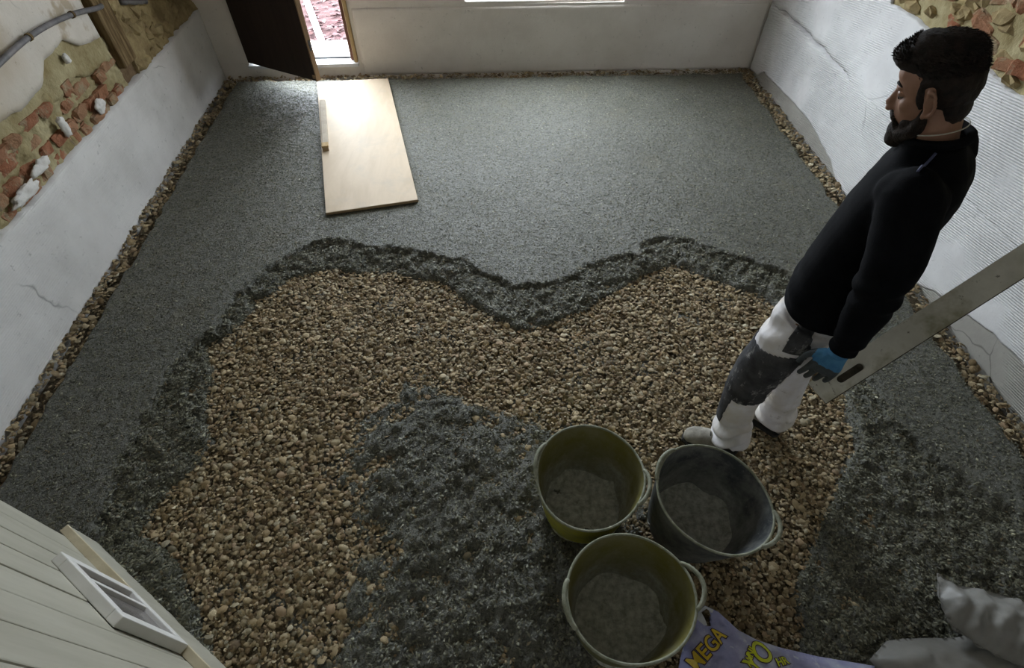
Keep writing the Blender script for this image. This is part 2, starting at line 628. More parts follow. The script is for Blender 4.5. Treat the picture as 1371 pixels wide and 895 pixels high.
# ------------------------------------------------------------------ room shell
XL, XR, YF, ZC = -2.30, 2.50, -1.25, 2.80


def yb(x):                                   # back wall stands slightly askew
    return 5.023 - 0.0208 * x


def sheet(name, mp, u0, u1, nu, vb, vt, nv, thick, mat, parent=None, flip=False):
    """a coat of plaster: front grid between the ragged lines vb(u) and vt(u), skirted back to the wall"""
    u = np.linspace(u0, u1, nu)
    b, t = vb(u), vt(u)
    k = np.linspace(0, 1, nv)
    U = np.repeat(u[:, None], nv, 1)
    V = b[:, None] * (1 - k) + t[:, None] * k
    W = thick(U, V)
    ring = np.zeros_like(W)
    ring[1:-1, 1:-1] = 1
    edge = 1 - ring
    W = W - edge * 0.004
    P = np.stack(mp(U, V, W), -1).reshape(-1, 3)
    idx = np.arange(nu * nv).reshape(nu, nv)
    F = [np.stack([idx[:-1, :-1], idx[1:, :-1], idx[1:, 1:], idx[:-1, 1:]], -1).reshape(-1, 4)]
    bid = np.concatenate([idx[:, 0], idx[-1, 1:], idx[::-1, -1][1:], idx[0, ::-1][1:-1]])
    bu, bv = U.ravel()[bid], V.ravel()[bid]
    B = np.stack(mp(bu, bv, np.full(len(bu), -0.01)), -1)
    n0 = len(P)
    j = np.arange(len(bid))
    j2 = (j + 1) % len(bid)
    F.append(np.stack([bid[j2], bid[j], n0 + j, n0 + j2], -1))
    F = np.concatenate(F)
    if flip:
        F = F[:, ::-1]
    return obj(name, np.vstack([P, B]), F, mat, parent, True)


def struct(o):
    o['kind'] = 'structure'
    return o


# --- left wall
wall_left = struct(obj('wall_left', *box(XL - 0.30, XL - 0.06, YF - 0.2, 5.35, -0.1, ZC), M['mortar_core']))
mpL = lambda u, v, w: (XL - 0.06 + w, u, v)
sheet('plaster_band', mpL, YF, 5.068, 260, lambda u: u * 0 - 0.05, lambda u: 0.605 + 0.012 * fbm(u, u * 0, 9, 4, 1) + 0.01 * fbm(u, u * 0, 40, 2, 2), 30,
      lambda u, v: 0.06 + 0.004 * fbm(u, v, 3, 3, 5) + 0.004 * (v < 0.07), M['white_plaster'], wall_left)
sheet('ochre_render_coat', mpL, YF, 3.70, 220, lambda u: 0.84 + 0.04 * fbm(u, u * 0, 3, 3, 11) + 0.02 * fbm(u, u * 0, 18, 3, 12) - 0.06 * smooth(3.2, 3.7, u), lambda u: u * 0 + 1.35, 26,
      lambda u, v: 0.028 + 0.012 * fbm(u, v, 7, 4, 14), M['ochre_render'], wall_left)
sheet('pale_plaster_coat', mpL, YF, 3.66, 220,
      lambda u: np.interp(u, [YF, 2.2, 2.6, 2.75, 3.0, 3.1, 3.35, 3.45, 3.66], [0.95, 0.95, 0.955, 0.93, 0.95, 1.02, 1.03, 0.95, 0.92]) + 0.012 * fbm(u, u * 0, 14, 3, 21),
      lambda u: u * 0 + ZC, 60, lambda u, v: 0.05 + 0.005 * fbm(u, v, 4, 4, 24), M['pale_plaster'], wall_left)


def rough_block(seed, sx, sy, sz, j=0.10, bevel=0.12):
    r = np.random.default_rng(seed)
    bm = bmesh.new()
    bmesh.ops.create_cube(bm, size=1)
    bmesh.ops.bevel(bm, geom=bm.edges[:], offset=bevel, segments=1, affect='EDGES')
    bm.verts.index_update()
    V = np.array([tuple(v.co) for v in bm.verts])
    F = [[v.index for v in f.verts] for f in bm.faces]
    bm.free()
    V = (V + r.uniform(-j, j, V.shape) * 0.5) * np.array([sx, sy, sz])
    return mesh('block', V, F)


brick_me = [rough_block(100 + k, 0.07, 1.0, 0.064, 0.26, 0.16) for k in range(8)]
for m_ in brick_me:
    m_.materials.append(M['brick'])
r_ = np.random.default_rng(5)
for row in range(4):
    y = 1.45 + (row % 2) * 0.06
    while y < 3.66:
        L = r_.choice([0.11, 0.13, 0.2, 0.23])
        z = 0.628 + row * 0.074
        lim = 0.86 + 0.03 * math.sin(y * 3)
        if z < lim and r_.random() > 0.10:
            b = put('brick', brick_me[r_.integers(8)], None, wall_left, (XL - 0.062 + r_.uniform(-0.016, 0.016), y + L / 2, z + r_.uniform(-.008, .008)), (r_.uniform(-.09, .09), r_.uniform(-.16, .16), r_.uniform(-.10, .10)))
            b.scale = (1, L - 0.008, 1)
        y += L + 0.006
stone_me = [rough_block(200 + k, 0.09, 1.0, 1.0, 0.26, 0.30) for k in range(8)]
for m_ in stone_me:
    m_.materials.append(M['ochre_stone'])
for row in range(6):
    y = 3.93 + (row % 2) * 0.05
    while y < 5.05:
        L, h = r_.uniform(0.10, 0.21), 0.085
        b = put('stone', stone_me[r_.integers(8)], None, wall_left, (XL - 0.066 + r_.uniform(-.015, .015), y + L / 2, 0.63 + row * 0.088 + r_.uniform(-.01, .01)), (r_.uniform(-.15, .15), r_.uniform(-.15, .15), r_.uniform(-.1, .1)))
        b.scale = (1, L, h * r_.uniform(0.95, 1.2))
        y += L * 0.93
for (y, z, a, b_) in ((2.42, 0.66, 0.11, 0.03), (2.62, 0.69, 0.08, 0.03), (2.93, 0.74, 0.03, 0.06), (3.30, 0.67, 0.05, 0.04), (3.26, 0.965, 0.022, 0.03)):
    V, F = ell((0, 0, 0), (0.016, a, b_), 28, 20)
    V = np.array(V)
    V *= (1 + 0.45 * fbm(V[:, 1] * 3, V[:, 2] * 5, 14, 4, int(y * 100)))[:, None]
    obj('lime_lump', V, F, M['lime_lump'], wall_left, True, (XL - 0.006, y, z))

sheet('rough_mortar', mpL, YF, 3.73, 420, lambda u: u * 0 + 0.59, lambda u: u * 0 + 0.90, 70,
      lambda u, v: 0.020 + 0.030 * fbm(u, v, 11, 4, 63, 0.6) + 0.012 * fbm(u, v * 2, 3, 2, 64), M['ochre_render'], wall_left)
sheet('mud_mortar', mpL, 3.91, 5.06, 260, lambda u: u * 0 + 0.58, lambda u: u * 0 + ZC, 260,
      lambda u, v: 0.030 + 0.026 * fbm(u, v, 9, 4, 66, 0.6), M['ochre_stone'], wall_left)
# timber post, conduit and spike on the left wall
post = obj('timber_post', *add(box(XL - 0.07, XL - 0.005, 3.735, 3.915, 0.70, ZC - 0.005, 0.008)), M['old_wood'])
tag(post, 'dark brown wooden post set in the stripped left wall', 'post')
cp = spline([(XL + 0.02, 1.9, 0.98), (XL + 0.02, 2.4, 1.11), (XL + 0.022, 2.82, 1.15), (XL + 0.02, 3.14, 1.152), (XL + 0.02, 3.46, 1.117), (XL + 0.012, 3.73, 1.06), (XL + 0.006, 3.80, 1.05)], 10)
conduit = empty('wall_conduit')
tag(conduit, 'thick grey cable conduit running across the pale left wall', 'cable')
obj('conduit_sleeve', *tube(cp, 0.014, 10), M['conduit'], conduit, True)
for i in (16, 27, 40):
    p, q = cp[i], cp[i + 1]
    obj('conduit_clip', *tube([p, (p + q) / 2], 0.019, 10), M['old_wood'], conduit)
spike = obj('iron_pipe_stub', *tube(spline([(XL - 0.02, 4.06, 0.985), (XL + 0.012, 4.2, 0.94), (XL - 0.01, 4.34, 0.90)], 5), [0.016 + 0.003 * math.sin(i * 2.1) for i in range(11)], 9), M['conduit'], None, True)
tag(spike, 'short dark pipe stub lying along the rubble beside the wooden post', 'pipe')

# --- right wall
wall_right = struct(obj('wall_right', *box(XR + 0.06, XR + 0.30, YF - 0.2, 5.30, -0.1, ZC), M['mortar_core']))
mpR = lambda u, v, w: (XR + 0.06 - w, u, v)
sheet('grey_base_coat', mpR, YF, 4.972, 200, lambda u: u * 0 - 0.05, lambda u: u * 0 + 0.56, 26, lambda u, v: 0.054 + 0.003 * fbm(u, v, 4, 3, 31), M['grey_render'], wall_right, True)
low_g = lambda u: np.interp(u, [YF, 0.6, 1.377, 1.6, 1.777, 2.0, 2.16, 2.2, 3.05, 3.15, 3.3, 3.74, 4.2, 4.7, 4.8, 4.972],
                            [0.26, 0.25, 0.235, 0.215, 0.163, 0.10, 0.02, -0.04, -0.04, 0.03, 0.10, 0.172, 0.16, 0.13, 0.06, 0.04]) + 0.010 * fbm(u, u * 0, 20, 3, 33)
sheet('white_lower_coat', mpR, YF, 4.965, 300, low_g, lambda u: 0.60 + 0.014 * fbm(u, u * 0, 10, 4, 35), 34, lambda u, v: 0.061 + 0.004 * fbm(u, v, 4, 4, 36), M['ridged_plaster'], wall_right, True)
sheet('white_upper_coat', mpR, YF, 4.965, 300,
      lambda u: 0.592 + 0.034 * smooth(3.45, 3.75, u) * (1 - smooth(4.72, 4.8, u)) + 0.014 * fbm(u, u * 0, 10, 4, 35) + 0.008 * fbm(u, u * 0, 30, 3, 37),
      lambda u: np.where(u > 3.62, ZC, 1.075 + (ZC - 1.075) * smooth(3.50, 3.62, u)) + 0.03 * fbm(u, u * 0, 8, 4, 39) * (u < 3.6), 70,
      lambda u, v: 0.062 + 0.004 * fbm(u, v, 3, 4, 38), M['ridged_plaster'], wall_right, True)
sheet('ochre_rubble_coat', mpR, YF, 3.63, 220, lambda u: u * 0 + 1.03, lambda u: u * 0 + ZC, 90, lambda u, v: 0.03 + 0.022 * fbm(u, v, 7, 5, 44, 0.6), M['ochre_render'], wall_right, True)
for k in range(64):
    y, z = r_.uniform(2.1, 3.45), r_.uniform(1.08, 1.5)
    red = (y < 2.85 and z > 1.12 and r_.random() < 0.75) or r_.random() < 0.08
    b = put('brick' if red else 'stone', (brick_me if red else stone_me)[r_.integers(8)], None, wall_right, (XR + 0.050 + r_.uniform(-.012, .012), y, z), (r_.uniform(-.3, .3), r_.uniform(-.2, .2), r_.uniform(-.2, .2)))
    b.scale = (1, r_.uniform(0.08, 0.16), 1.0 if red else r_.uniform(0.05, 0.10))

# --- back wall with door and window openings
xs = [-2.62, -2.05, -1.08, -0.10, 1.24, 2.82]
zs = [-0.1, 0.135, 0.612, 2.16, 2.40, ZC]
hole = lambda i, k: (i == 1 and k in (1, 2)) or (i == 3 and k in (2, 3))
V, F = [], []
vid = {}


def wv(i, k, s):
    key = (i, k, s)
    if key not in vid:
        vid[key] = len(V)
        V.append((xs[i], yb(xs[i]) + 0.30 * s, zs[k]))
    return vid[key]


for i in range(5):
    for k in range(5):
        if hole(i, k):
            continue
        F.append([wv(i, k, 0), wv(i + 1, k, 0), wv(i + 1, k + 1, 0), wv(i, k + 1, 0)])
        F.append([wv(i, k, 1), wv(i, k + 1, 1), wv(i + 1, k + 1, 1), wv(i + 1, k, 1)])
        for (di, dk, a, b) in ((-1, 0, (i, k), (i, k + 1)), (1, 0, (i + 1, k + 1), (i + 1, k)), (0, -1, (i + 1, k), (i, k)), (0, 1, (i, k + 1), (i + 1, k + 1))):
            ni, nk = i + di, k + dk
            if not (0 <= ni < 5 and 0 <= nk < 5) or hole(ni, nk):
                F.append([wv(*a, 0), wv(*b, 0), wv(*b, 1), wv(*a, 1)])
wall_back = struct(obj('wall_back', V, F, M['back_plaster']))
mpB = lambda u, v, w: (u, yb(u) - w, v)
sheet('plaster_foot', mpB, -2.29, 2.49, 240, lambda u: u * 0 - 0.05, lambda u: 0.042 + 0.006 * fbm(u, u * 0, 5, 4, 51), 6, lambda u, v: 0.014 + 0.004 * fbm(u, v, 8, 3, 52), M['back_plaster'], wall_back)
sheet('plaster_band', mpB, -1.05, 2.49, 200, lambda u: u * 0 + 0.046, lambda u: 0.592 + 0.006 * fbm(u, u * 0, 7, 4, 54), 30, lambda u, v: 0.010 + 0.003 * fbm(u, v, 4, 4, 55), M['back_plaster'], wall_back)
obj('window_sill', *box(-0.098, 1.238, 5.02, 5.30, 0.612, 0.632, 0.004), M['back_plaster'], wall_back)
win = empty('window_1')
win['kind'] = 'structure'
for x0, x1, z0, z1 in ((-0.10, -0.04, 0.632, 2.40), (1.18, 1.24, 0.632, 2.40), (0.54, 0.60, 0.69, 2.34), (-0.04, 1.18, 0.632, 0.69), (-0.04, 1.18, 2.34, 2.40)):
    obj('window_frame', *box(x0, x1, 5.20, 5.26, z0, z1, 0.006), M['white_paint'], win)

# --- front wall (behind the camera) and ceiling
wall_front = struct(obj('wall_front', *box(XL - 0.3, XR + 0.3, YF - 0.25, YF, -0.1, ZC), M['back_plaster']))
ceiling = struct(obj('ceiling', *box(XL - 0.3, XR + 0.3, YF - 0.25, 5.42, ZC, ZC + 0.1), M['ceiling']))

# --- door
HX, HY, DA = -2.035, 5.058, math.atan2(4.66 - 5.058, -1.362 + 2.035)
door = empty('door_1', (HX, HY, 0.178), (0, 0, DA))
door['kind'] = 'structure'
LW = 0.785
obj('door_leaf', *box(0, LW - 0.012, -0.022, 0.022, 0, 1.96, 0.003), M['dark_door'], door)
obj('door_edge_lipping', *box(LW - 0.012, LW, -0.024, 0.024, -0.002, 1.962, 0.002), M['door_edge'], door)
lt = obj('latch_plate', *box(LW - 0.002, LW + 0.002, -0.010, 0.010, 0.24, 0.32, 0.001), M['metal_strip'], door)
obj('latch_tongue', *box(0, 0.012, -0.005, 0.005, 0.27, 0.29, 0.001), M['metal_strip'], lt, loc=(LW, 0, 0))
obj('door_bolt', *box(LW - 0.035, LW + 0.006, -0.032, -0.022, 0.02, 0.05, 0.003), M['door_edge'], door)
hd = obj('door_handle_plate', *box(LW - 0.09, LW - 0.05, -0.027, -0.022, 0.86, 1.06, 0.002), M['metal_strip'], door)
obj('door_handle', *tube([(LW - 0.07, -0.025, 0.98), (LW - 0.07, -0.07, 0.98), (LW - 0.19, -0.07, 0.98)], 0.009, 8), M['metal_strip'], hd)
frame = empty('trim_1')
frame['kind'] = 'structure'
obj('door_jamb', *box(-1.145, -1.085, 5.050, 5.16, 0.17, 2.16, 0.004), M['jamb'], frame)
obj('door_jamb_lining', *box(-1.112, -1.082, 5.020, 5.052, 0.165, 2.16, 0.005), M['raw_wood'], frame)
obj('door_jamb', *box(-2.05, -2.0, 5.085, 5.16, 0.17, 2.16, 0.004), M['jamb'], frame)
obj('door_head', *box(-2.05, -1.08, 5.06, 5.16, 2.10, 2.16, 0.004), M['jamb'], frame)
sill = empty('trim_2')
sill['kind'] = 'structure'
obj('threshold_step', *box(-2.05, -1.08, 5.012, 5.13, 0.130, 0.160, 0.004), M['threshold'], sill)
obj('threshold_strip', *box(-2.05, -1.08, 5.131, 5.20, 0.135, 0.172, 0.003), M['metal_strip'], sill)
obj('outer_doorstep', *box(-2.05, -1.08, 5.201, 5.52, 0.060, 0.165, 0.006), M['threshold'], sill)

# --- outside: leaf-strewn ground, white edging
ground = struct(obj('outdoor_ground', *box(-7, 5, 5.53, 14, -0.05, 0.09), M['earth']))
n = 2600
c = np.stack([r_.uniform(-3.2, 0.6, n), 5.55 + r_.random(n) ** 1.4 * 3.2, 0.092 + r_.random(n) * 0.015], 1)
t_ = r_.uniform(0, 6.28, n)
w_, l_ = r_.uniform(0.012, 0.026, n), r_.uniform(0.025, 0.055, n)
d = np.stack([np.cos(t_), np.sin(t_), r_.uniform(-.3, .3, n)], 1)
e = np.stack([-np.sin(t_), np.cos(t_), r_.uniform(-.4, .4, n)], 1)
up = np.array([0, 0, 1.0]) * r_.uniform(0.002, 0.015, n)[:, None]
LV = np.stack([c - d * l_[:, None], c + e * w_[:, None] + up, c + d * l_[:, None], c - e * w_[:, None] + up, c], 1).reshape(-1, 3)
i5 = np.arange(n)[:, None] * 5
LF = np.concatenate([i5 + np.array([a, b, 4]) for a, b in ((0, 1), (1, 2), (2, 3), (3, 0))])
lm = NT('fallen_leaves')
at = lm.n('ShaderNodeAttribute', attribute_name='Col')
lm.done(at.outputs['Color'], 0.7, 0.2)
me = mesh('fallen_leaves', LV, LF)


def paint(me, cols):                          # one colour per vertex
    a = me.color_attributes.new('Col', 'FLOAT_COLOR', 'POINT')
    a.data.foreach_set('color', np.concatenate([cols, np.ones((len(cols), 1))], 1).astype(np.float32).ravel())


pal = np.array([(0.080, 0.030, 0.033), (0.11, 0.055, 0.055), (0.05, 0.018, 0.020), (0.13, 0.085, 0.085), (0.075, 0.032, 0.030)])
paint(me, np.repeat(pal[r_.integers(0, 5, n)] * r_.uniform(0.6, 1.15, (n, 1)), 5, 0))
tag(put('fallen_leaves', me, lm.m), 'reddish fallen leaves covering the ground outside the door', 'leaves', kind='stuff')
ed = obj('garden_edging', *box(-0.03, 0.03, -0.95, 0.95, 0.0, 0.06, 0.006), M['white_paint'], None, loc=(-1.74, 6.32, 0.11), rot=(0, 0, math.radians(17.5)))
tag(ed, 'white edging strip lying on the leafy ground outside the door', 'edging')

# ------------------------------------------------------------------ floor: gravel bed and wet screed
GRAVEL = [(-1.509, 1.914), (-1.374, 2.084), (-1.349, 2.239), (-1.189, 2.397), (-0.978, 2.469), (-0.79, 2.412), (-0.612, 2.428), (-0.427, 2.352), (-0.246, 2.278), (-0.072, 2.076), (0.132, 1.935), (0.341, 1.939), (0.57, 2.067), (0.77, 2.206), (0.975, 2.322), (1.13, 2.392), (1.288, 2.29), (1.466, 2.135), (1.576, 2.068), (1.692, 1.916), (1.808, 1.694), (1.737, 1.365), (1.659, 1.122), (1.458, 0.913), (1.278, 0.727), (1.161, 0.557), (1.031, 0.271), (0.869, -0.132), (-0.834, -0.032), (-1.022, 0.391), (-1.153, 0.558), (-1.293, 0.772), (-1.49, 0.905), (-1.468, 1.017), (-1.345, 1.184), (-1.322, 1.336), (-1.41, 1.55), (-1.438, 1.735)]
CREST = [(-1.708, 1.442), (-1.656, 1.796), (-1.509, 2.073), (-1.353, 2.442), (-1.094, 2.715), (-0.957, 2.736), (-0.81, 2.683), (-0.663, 2.618), (-0.431, 2.604), (-0.199, 2.487), (-0.02, 2.344), (0.195, 2.249), (0.464, 2.296), (0.66, 2.403), (0.899, 2.456), (1.078, 2.624), (1.305, 2.574), (1.574, 2.383), (1.724, 2.287), (1.888, 2.137), (1.961, 1.735), (1.861, 1.232), (2.066, 0.917), (2.272, 0.645), (2.017, 0.192), (1.339, -0.239), (-1.075, -0.097), (-1.434, 0.395), (-1.672, 0.818), (-1.687, 1.137)]
PATCH = [(-0.393, 1.722), (-0.084, 1.407), (0.277, 1.344), (0.611, 1.183), (0.566, 0.649), (0.437, 0.306), (0.332, -0.1), (-0.601, -0.046), (-0.698, 0.372), (-0.572, 0.658), (-0.639, 0.935), (-0.612, 1.255), (-0.529, 1.498)]


def sdf(poly, x, y):
    """signed distance, positive outside"""
    P = np.array(poly)
    d = np.full(x.shape, 1e9)
    ins = np.zeros(x.shape, bool)
    for a, b in zip(P, np.roll(P, -1, 0)):
        e = b - a
        t = np.clip(((x - a[0]) * e[0] + (y - a[1]) * e[1]) / (e @ e), 0, 1)
        d = np.minimum(d, (x - a[0] - t * e[0]) ** 2 + (y - a[1] - t * e[1]) ** 2)
        c1 = (a[1] > y) != (b[1] > y)
        with np.errstate(divide='ignore', invalid='ignore'):
            ins ^= c1 & (x < (b[0] - a[0]) * (y - a[1]) / (b[1] - a[1]) + a[0])
    d = np.sqrt(d)
    return np.where(ins, -d, d)


TOP = 0.066


def gravel_z(x, y):
    dw = np.minimum(np.minimum(x - XL, XR - x), yb(x) - y)
    return 0.006 * fbm(x, y, 3.0, 3, 61) + 0.045 * smooth(0.20, 0.06, dw)


def screed_z(x, y):
    wx, wy = x + 0.035 * fbm(x, y, 6, 3, 71), y + 0.035 * fbm(x, y, 6, 3, 73)
    g, c = sdf(GRAVEL, wx, wy), sdf(CREST, x + 0.06 * fbm(x, y, 10, 4, 75, 0.6), y + 0.06 * fbm(x, y, 10, 4, 76, 0.6))
    t = np.where(c >= 0, 1.0, np.where(g <= 0, 0.0, g / np.maximum(g - c, 1e-6)))
    clump = fbm(x, y, 16, 4, 81, 0.6)
    big = fbm(x, y, 6, 3, 82)
    ramp = 0.020 + 0.022 * smooth(0, 0.9, t) + (TOP - 0.042) * smooth(0.90, 1.0, t)
    loose = smooth(0, 0.06, g) * (1 - smooth(0.93, 1.0, t))
    z = np.where(g > 0, ramp * smooth(0, 0.05, g), 0) - 0.022 * smooth(0.04, -0.03, g)
    z = z + loose * (0.026 * clump + 0.012 * big + 0.014 * fbm(x, y, 42, 2, 84)) + smooth(0.9, 1.0, t) * (0.0035 * clump + 0.003 * fbm(x, y, 40, 2, 86))
    # thin spill of screed over the gravel in the middle
    p = sdf(PATCH, x + 0.16 * fbm(x, y, 5, 4, 91, 0.6), y + 0.16 * fbm(x, y, 5, 4, 92, 0.6))
    sp = -0.016 + 0.010 * fbm(x, y, 42, 2, 84) * smooth(0.1, -0.1, p) + 0.040 * smooth(0.16, -0.26, p) + 0.034 * clump * smooth(0.25, 0.0, p) + 0.014 * big
    z = np.where(g < 0.05, np.maximum(z, sp), z)
    # bare gravel strip along the walls
    dw = np.minimum(np.minimum(x - XL, XR - x), yb(x) - y) + 0.03 * fbm(x, y, 7, 3, 95)
    s = smooth(0.105, 0.15, dw)
    return z * s - 0.03 * (1 - s), loose, p


floor = struct(obj('floor', *box(XL - 0.06, XR + 0.06, YF, 5.08, -0.12, -0.012), M['gravel_base']))
NX, NY = 420, 520
gx, gy = np.meshgrid(np.linspace(XL + 0.002, XR - 0.002, NX), np.linspace(YF + 0.01, 5.0, NY), indexing='ij')
SZ, LOOSE, PD = screed_z(gx, gy)
idx = np.arange(NX * NY).reshape(NX, NY)
keep = SZ > -0.018
kf = keep[:-1, :-1] | keep[1:, :-1] | keep[1:, 1:] | keep[:-1, 1:]
Q = np.stack([idx[:-1, :-1], idx[1:, :-1], idx[1:, 1:], idx[:-1, 1:]], -1)[kf]
used = np.unique(Q)
remap = np.full(NX * NY, -1)
remap[used] = np.arange(len(used))
GV = np.stack([gx, gy, SZ], -1).reshape(-1, 3)[used]
screed = put('wet_screed', mesh('wet_screed', GV, remap[Q], True), M['screed'])
tag(screed, 'wet grey screed layer spread over the gravel floor', 'screed', kind='stuff')


def sample(x, y):
    i = np.clip(((x - gx[0, 0]) / (gx[-1, 0] - gx[0, 0]) * (NX - 1)).astype(int), 0, NX - 1)
    j = np.clip(((y - gy[0, 0]) / (gy[0, -1] - gy[0, 0]) * (NY - 1)).astype(int), 0, NY - 1)
    return SZ[i, j], LOOSE[i, j], PD[i, j]


# shreds of aggregate standing proud of the screed
n = 210000
x, y = r_.uniform(XL + .03, XR - .03, n), YF * 0 + 0.05 + r_.random(n) ** 1.25 * 4.9
xe, ye = r_.uniform(-1.9, 2.4, 260000), r_.uniform(0.1, 2.8, 260000)
lo_e = sample(xe, ye)[1] > 0.3
x, y = np.concatenate([x, xe[lo_e][:80000]]), np.concatenate([y, ye[lo_e][:80000]])
n = len(x)
z, lo, pd = sample(x, y)
ok = (z > 0.0) & (r_.random(n) < np.where((lo > 0.3) | (pd < 0.1), 1.0, 0.75))
x, y, z, lo, pd = x[ok], y[ok], z[ok], lo[ok], pd[ok]
n = len(x)
rough = (lo > 0.3) | (pd < 0.1)
t_ = r_.uniform(0, 6.28, n)
L = np.where(rough, r_.uniform(0.004, 0.013, n), r_.uniform(0.004, 0.010, n))
W = L * r_.uniform(0.25, 0.55, n)
tilt = r_.uniform(-0.8, 0.8, n) * np.where(rough, 1.0, 0.5)
c = np.stack([x, y, z + L * 0.12], 1)
d = np.stack([np.cos(t_) * np.cos(tilt), np.sin(t_) * np.cos(tilt), np.sin(tilt)], 1) * L[:, None]
e = np.stack([-np.sin(t_), np.cos(t_), r_.uniform(-.4, .4, n)], 1) * W[:, None]
u = np.array([0, 0, 1.0]) * (W * 0.8)[:, None]
SV = np.stack([c - d, c + e, c + d, c - e, c + u], 1).reshape(-1, 3)
i5 = np.arange(n)[:, None] * 5
SF = np.concatenate([i5 + np.array(q) for q in ((0, 4, 1), (1, 4, 2), (2, 4, 3), (3, 4, 0))])
me = mesh('screed_shreds', SV, SF[:, ::-1])
base = np.array([0.168, 0.168, 0.120]) * r_.uniform(0.30, 1.35, (n, 1)) * np.where(r_.random((n, 1)) < 0.05, 1.9, 1.0)
base = np.where(r_.random((n, 1)) < 0.025, np.array([[0.20, 0.165, 0.10]]), base)
paint(me, np.repeat(base, 5, 0))
sh = put('screed_shreds', me, M['shreds'], screed)
sh['kind'] = 'stuff'

# pebbles
PAL = np.array([(0.52, 0.405, 0.270), (0.60, 0.480, 0.340), (0.42, 0.310, 0.195), (0.29, 0.205, 0.130), (0.66, 0.550, 0.410), (0.47, 0.410, 0.320), (0.53, 0.385, 0.275), (0.74, 0.660, 0.550)]) * np.array([0.98, 0.99, 0.86])


def pebble_shape(r, k=7):
    a = np.sort(r.uniform(0, 2 * np.pi / k * 0.6, k) + np.arange(k) * 2 * np.pi / k)
    rad = r.uniform(0.75, 1.1, k)
    sq = r.uniform(0.62, 1.0)
    lo = np.stack([np.cos(a) * rad, np.sin(a) * rad * sq, r.uniform(-.12, .10, k)], 1)
    hi = np.stack([np.cos(a) * rad * 0.74, np.sin(a) * rad * 0.74 * sq, r.uniform(.12, .26, k)], 1)
    V = np.vstack([lo, hi, [[0.05, 0, r.uniform(.18, .30)]]])
    F = []
    for i in range(k):
        j = (i + 1) % k
        F += [[i, j, k + j], [i, k + j, k + i], [k + i, k + j, 2 * k]]
    return V, np.array(F)


SHAPES = [pebble_shape(np.random.default_rng(900 + k)) for k in range(12)]


def strip_pts(n):
    s = r_.random(n)
    o = r_.random(n) * 0.175 + 0.006
    yy = 0.1 + r_.random(n) ** 1.0 * 4.9
    xx = np.where(s < 0.36, XL + o, np.where(s < 0.72, XR - o, XL + 0.02 + r_.random(n) * 4.76))
    yy = np.where(s < 0.72, yy, yb(xx) - 0.006 - o)
    return xx, yy


n1, n2 = 78000, 7500
x1, y1 = r_.uniform(-1.75, 2.05, n1), r_.uniform(0.12, 2.6, n1)
x2, y2 = strip_pts(n2)
x, y = np.concatenate([x1, x2]), np.concatenate([y1, y2])
z, lo, pd = sample(x, y)
gz = gravel_z(x, y)
n = len(x)
R = np.clip(r_.lognormal(math.log(0.0092), 0.36, n), 0.004, 0.024)
R[n1:] *= 1.3
lay = r_.random(n)
pz = gz - 0.006 + lay * 0.013
ok = (z < pz + 0.012) & (y < yb(x) - 0.004)
x, y, R, pz = x[ok], y[ok], R[ok], pz[ok]
n = len(x)
kind = r_.integers(0, 12, n)
yaw = r_.uniform(0, 6.28, n)
tx, ty = r_.normal(0, 0.34, n), r_.normal(0, 0.34, n)
colr = 0.88 * PAL[r_.choice(8, n, p=[.20, .17, .18, .15, .11, .08, .08, .03])] * r_.uniform(0.52, 1.15, (n, 1))
# the largest seen ones become pebbles of their own
CP = np.array([0, 0, 2.27])
rel = np.stack([x, y, pz], 1) - CP
Rm = np.array(cam.rotation_euler.to_matrix())
loc = rel @ Rm
px, py = 685.5 + 720 * loc[:, 0] / -loc[:, 2], 447.5 - 720 * loc[:, 1] / -loc[:, 2]
seen = (px > 195) & (px < 1371) & (py > 0) & (py < 893) & ((px < 720) | (px > 1010)) & ((px > 330) | (py < 700)) & ((px < 1040) | (py < 800))
zz, _, _ = sample(x, y)
seen &= zz < pz + 0.001
score = np.where(seen, R / np.linalg.norm(rel, axis=1), 0)
pick = np.argsort(-score)[:300]
single = np.zeros(n, bool)
single[pick] = True
pal_me = {}
for i in pick:
    kc = int(r_.integers(0, 6))
    key = (int(kind[i]), kc)
    if key not in pal_me:
        V, F = SHAPES[key[0]]
        me = mesh('pebble', V, F)
        paint(me, np.repeat(0.88 * PAL[[0, 1, 4, 6, 2, 5][kc]][None], len(V), 0))
        me.materials.append(M['gravel'])
        pal_me[key] = me
    o = put('pebble', pal_me[key], None, floor, (x[i], y[i], pz[i] + 0.003), (tx[i] * 0.6, ty[i] * 0.6, yaw[i]))
    o.scale = (R[i], R[i], R[i] * 0.85)
GVs, GFs, GCs, off = [], [], [], 0
for k in range(12):
    sel = np.where((kind == k) & ~single)[0]
    V, F = SHAPES[k]
    ca, sa = np.cos(yaw[sel])[:, None], np.sin(yaw[sel])[:, None]
    zz = V[:, 2] * 0.85 + tx[sel][:, None] * V[:, 0] + ty[sel][:, None] * V[:, 1]
    P = np.stack([V[:, 0] * ca - V[:, 1] * sa, V[:, 0] * sa + V[:, 1] * ca, zz], -1) * R[sel][:, None, None]
    P += np.stack([x[sel], y[sel], pz[sel]], 1)[:, None, :]
    GVs.append(P.reshape(-1, 3))
    GFs.append((F[None] + (np.arange(len(sel)) * len(V))[:, None, None] + off).reshape(-1, 3))
    GCs.append(np.repeat(colr[sel], len(V), 0))
    off += len(sel) * len(V)
me = mesh('loose_gravel', np.vstack(GVs), np.vstack(GFs))
paint(me, np.vstack(GCs))
lg = put('loose_gravel', me, M['gravel'], floor)
lg['kind'] = 'stuff'

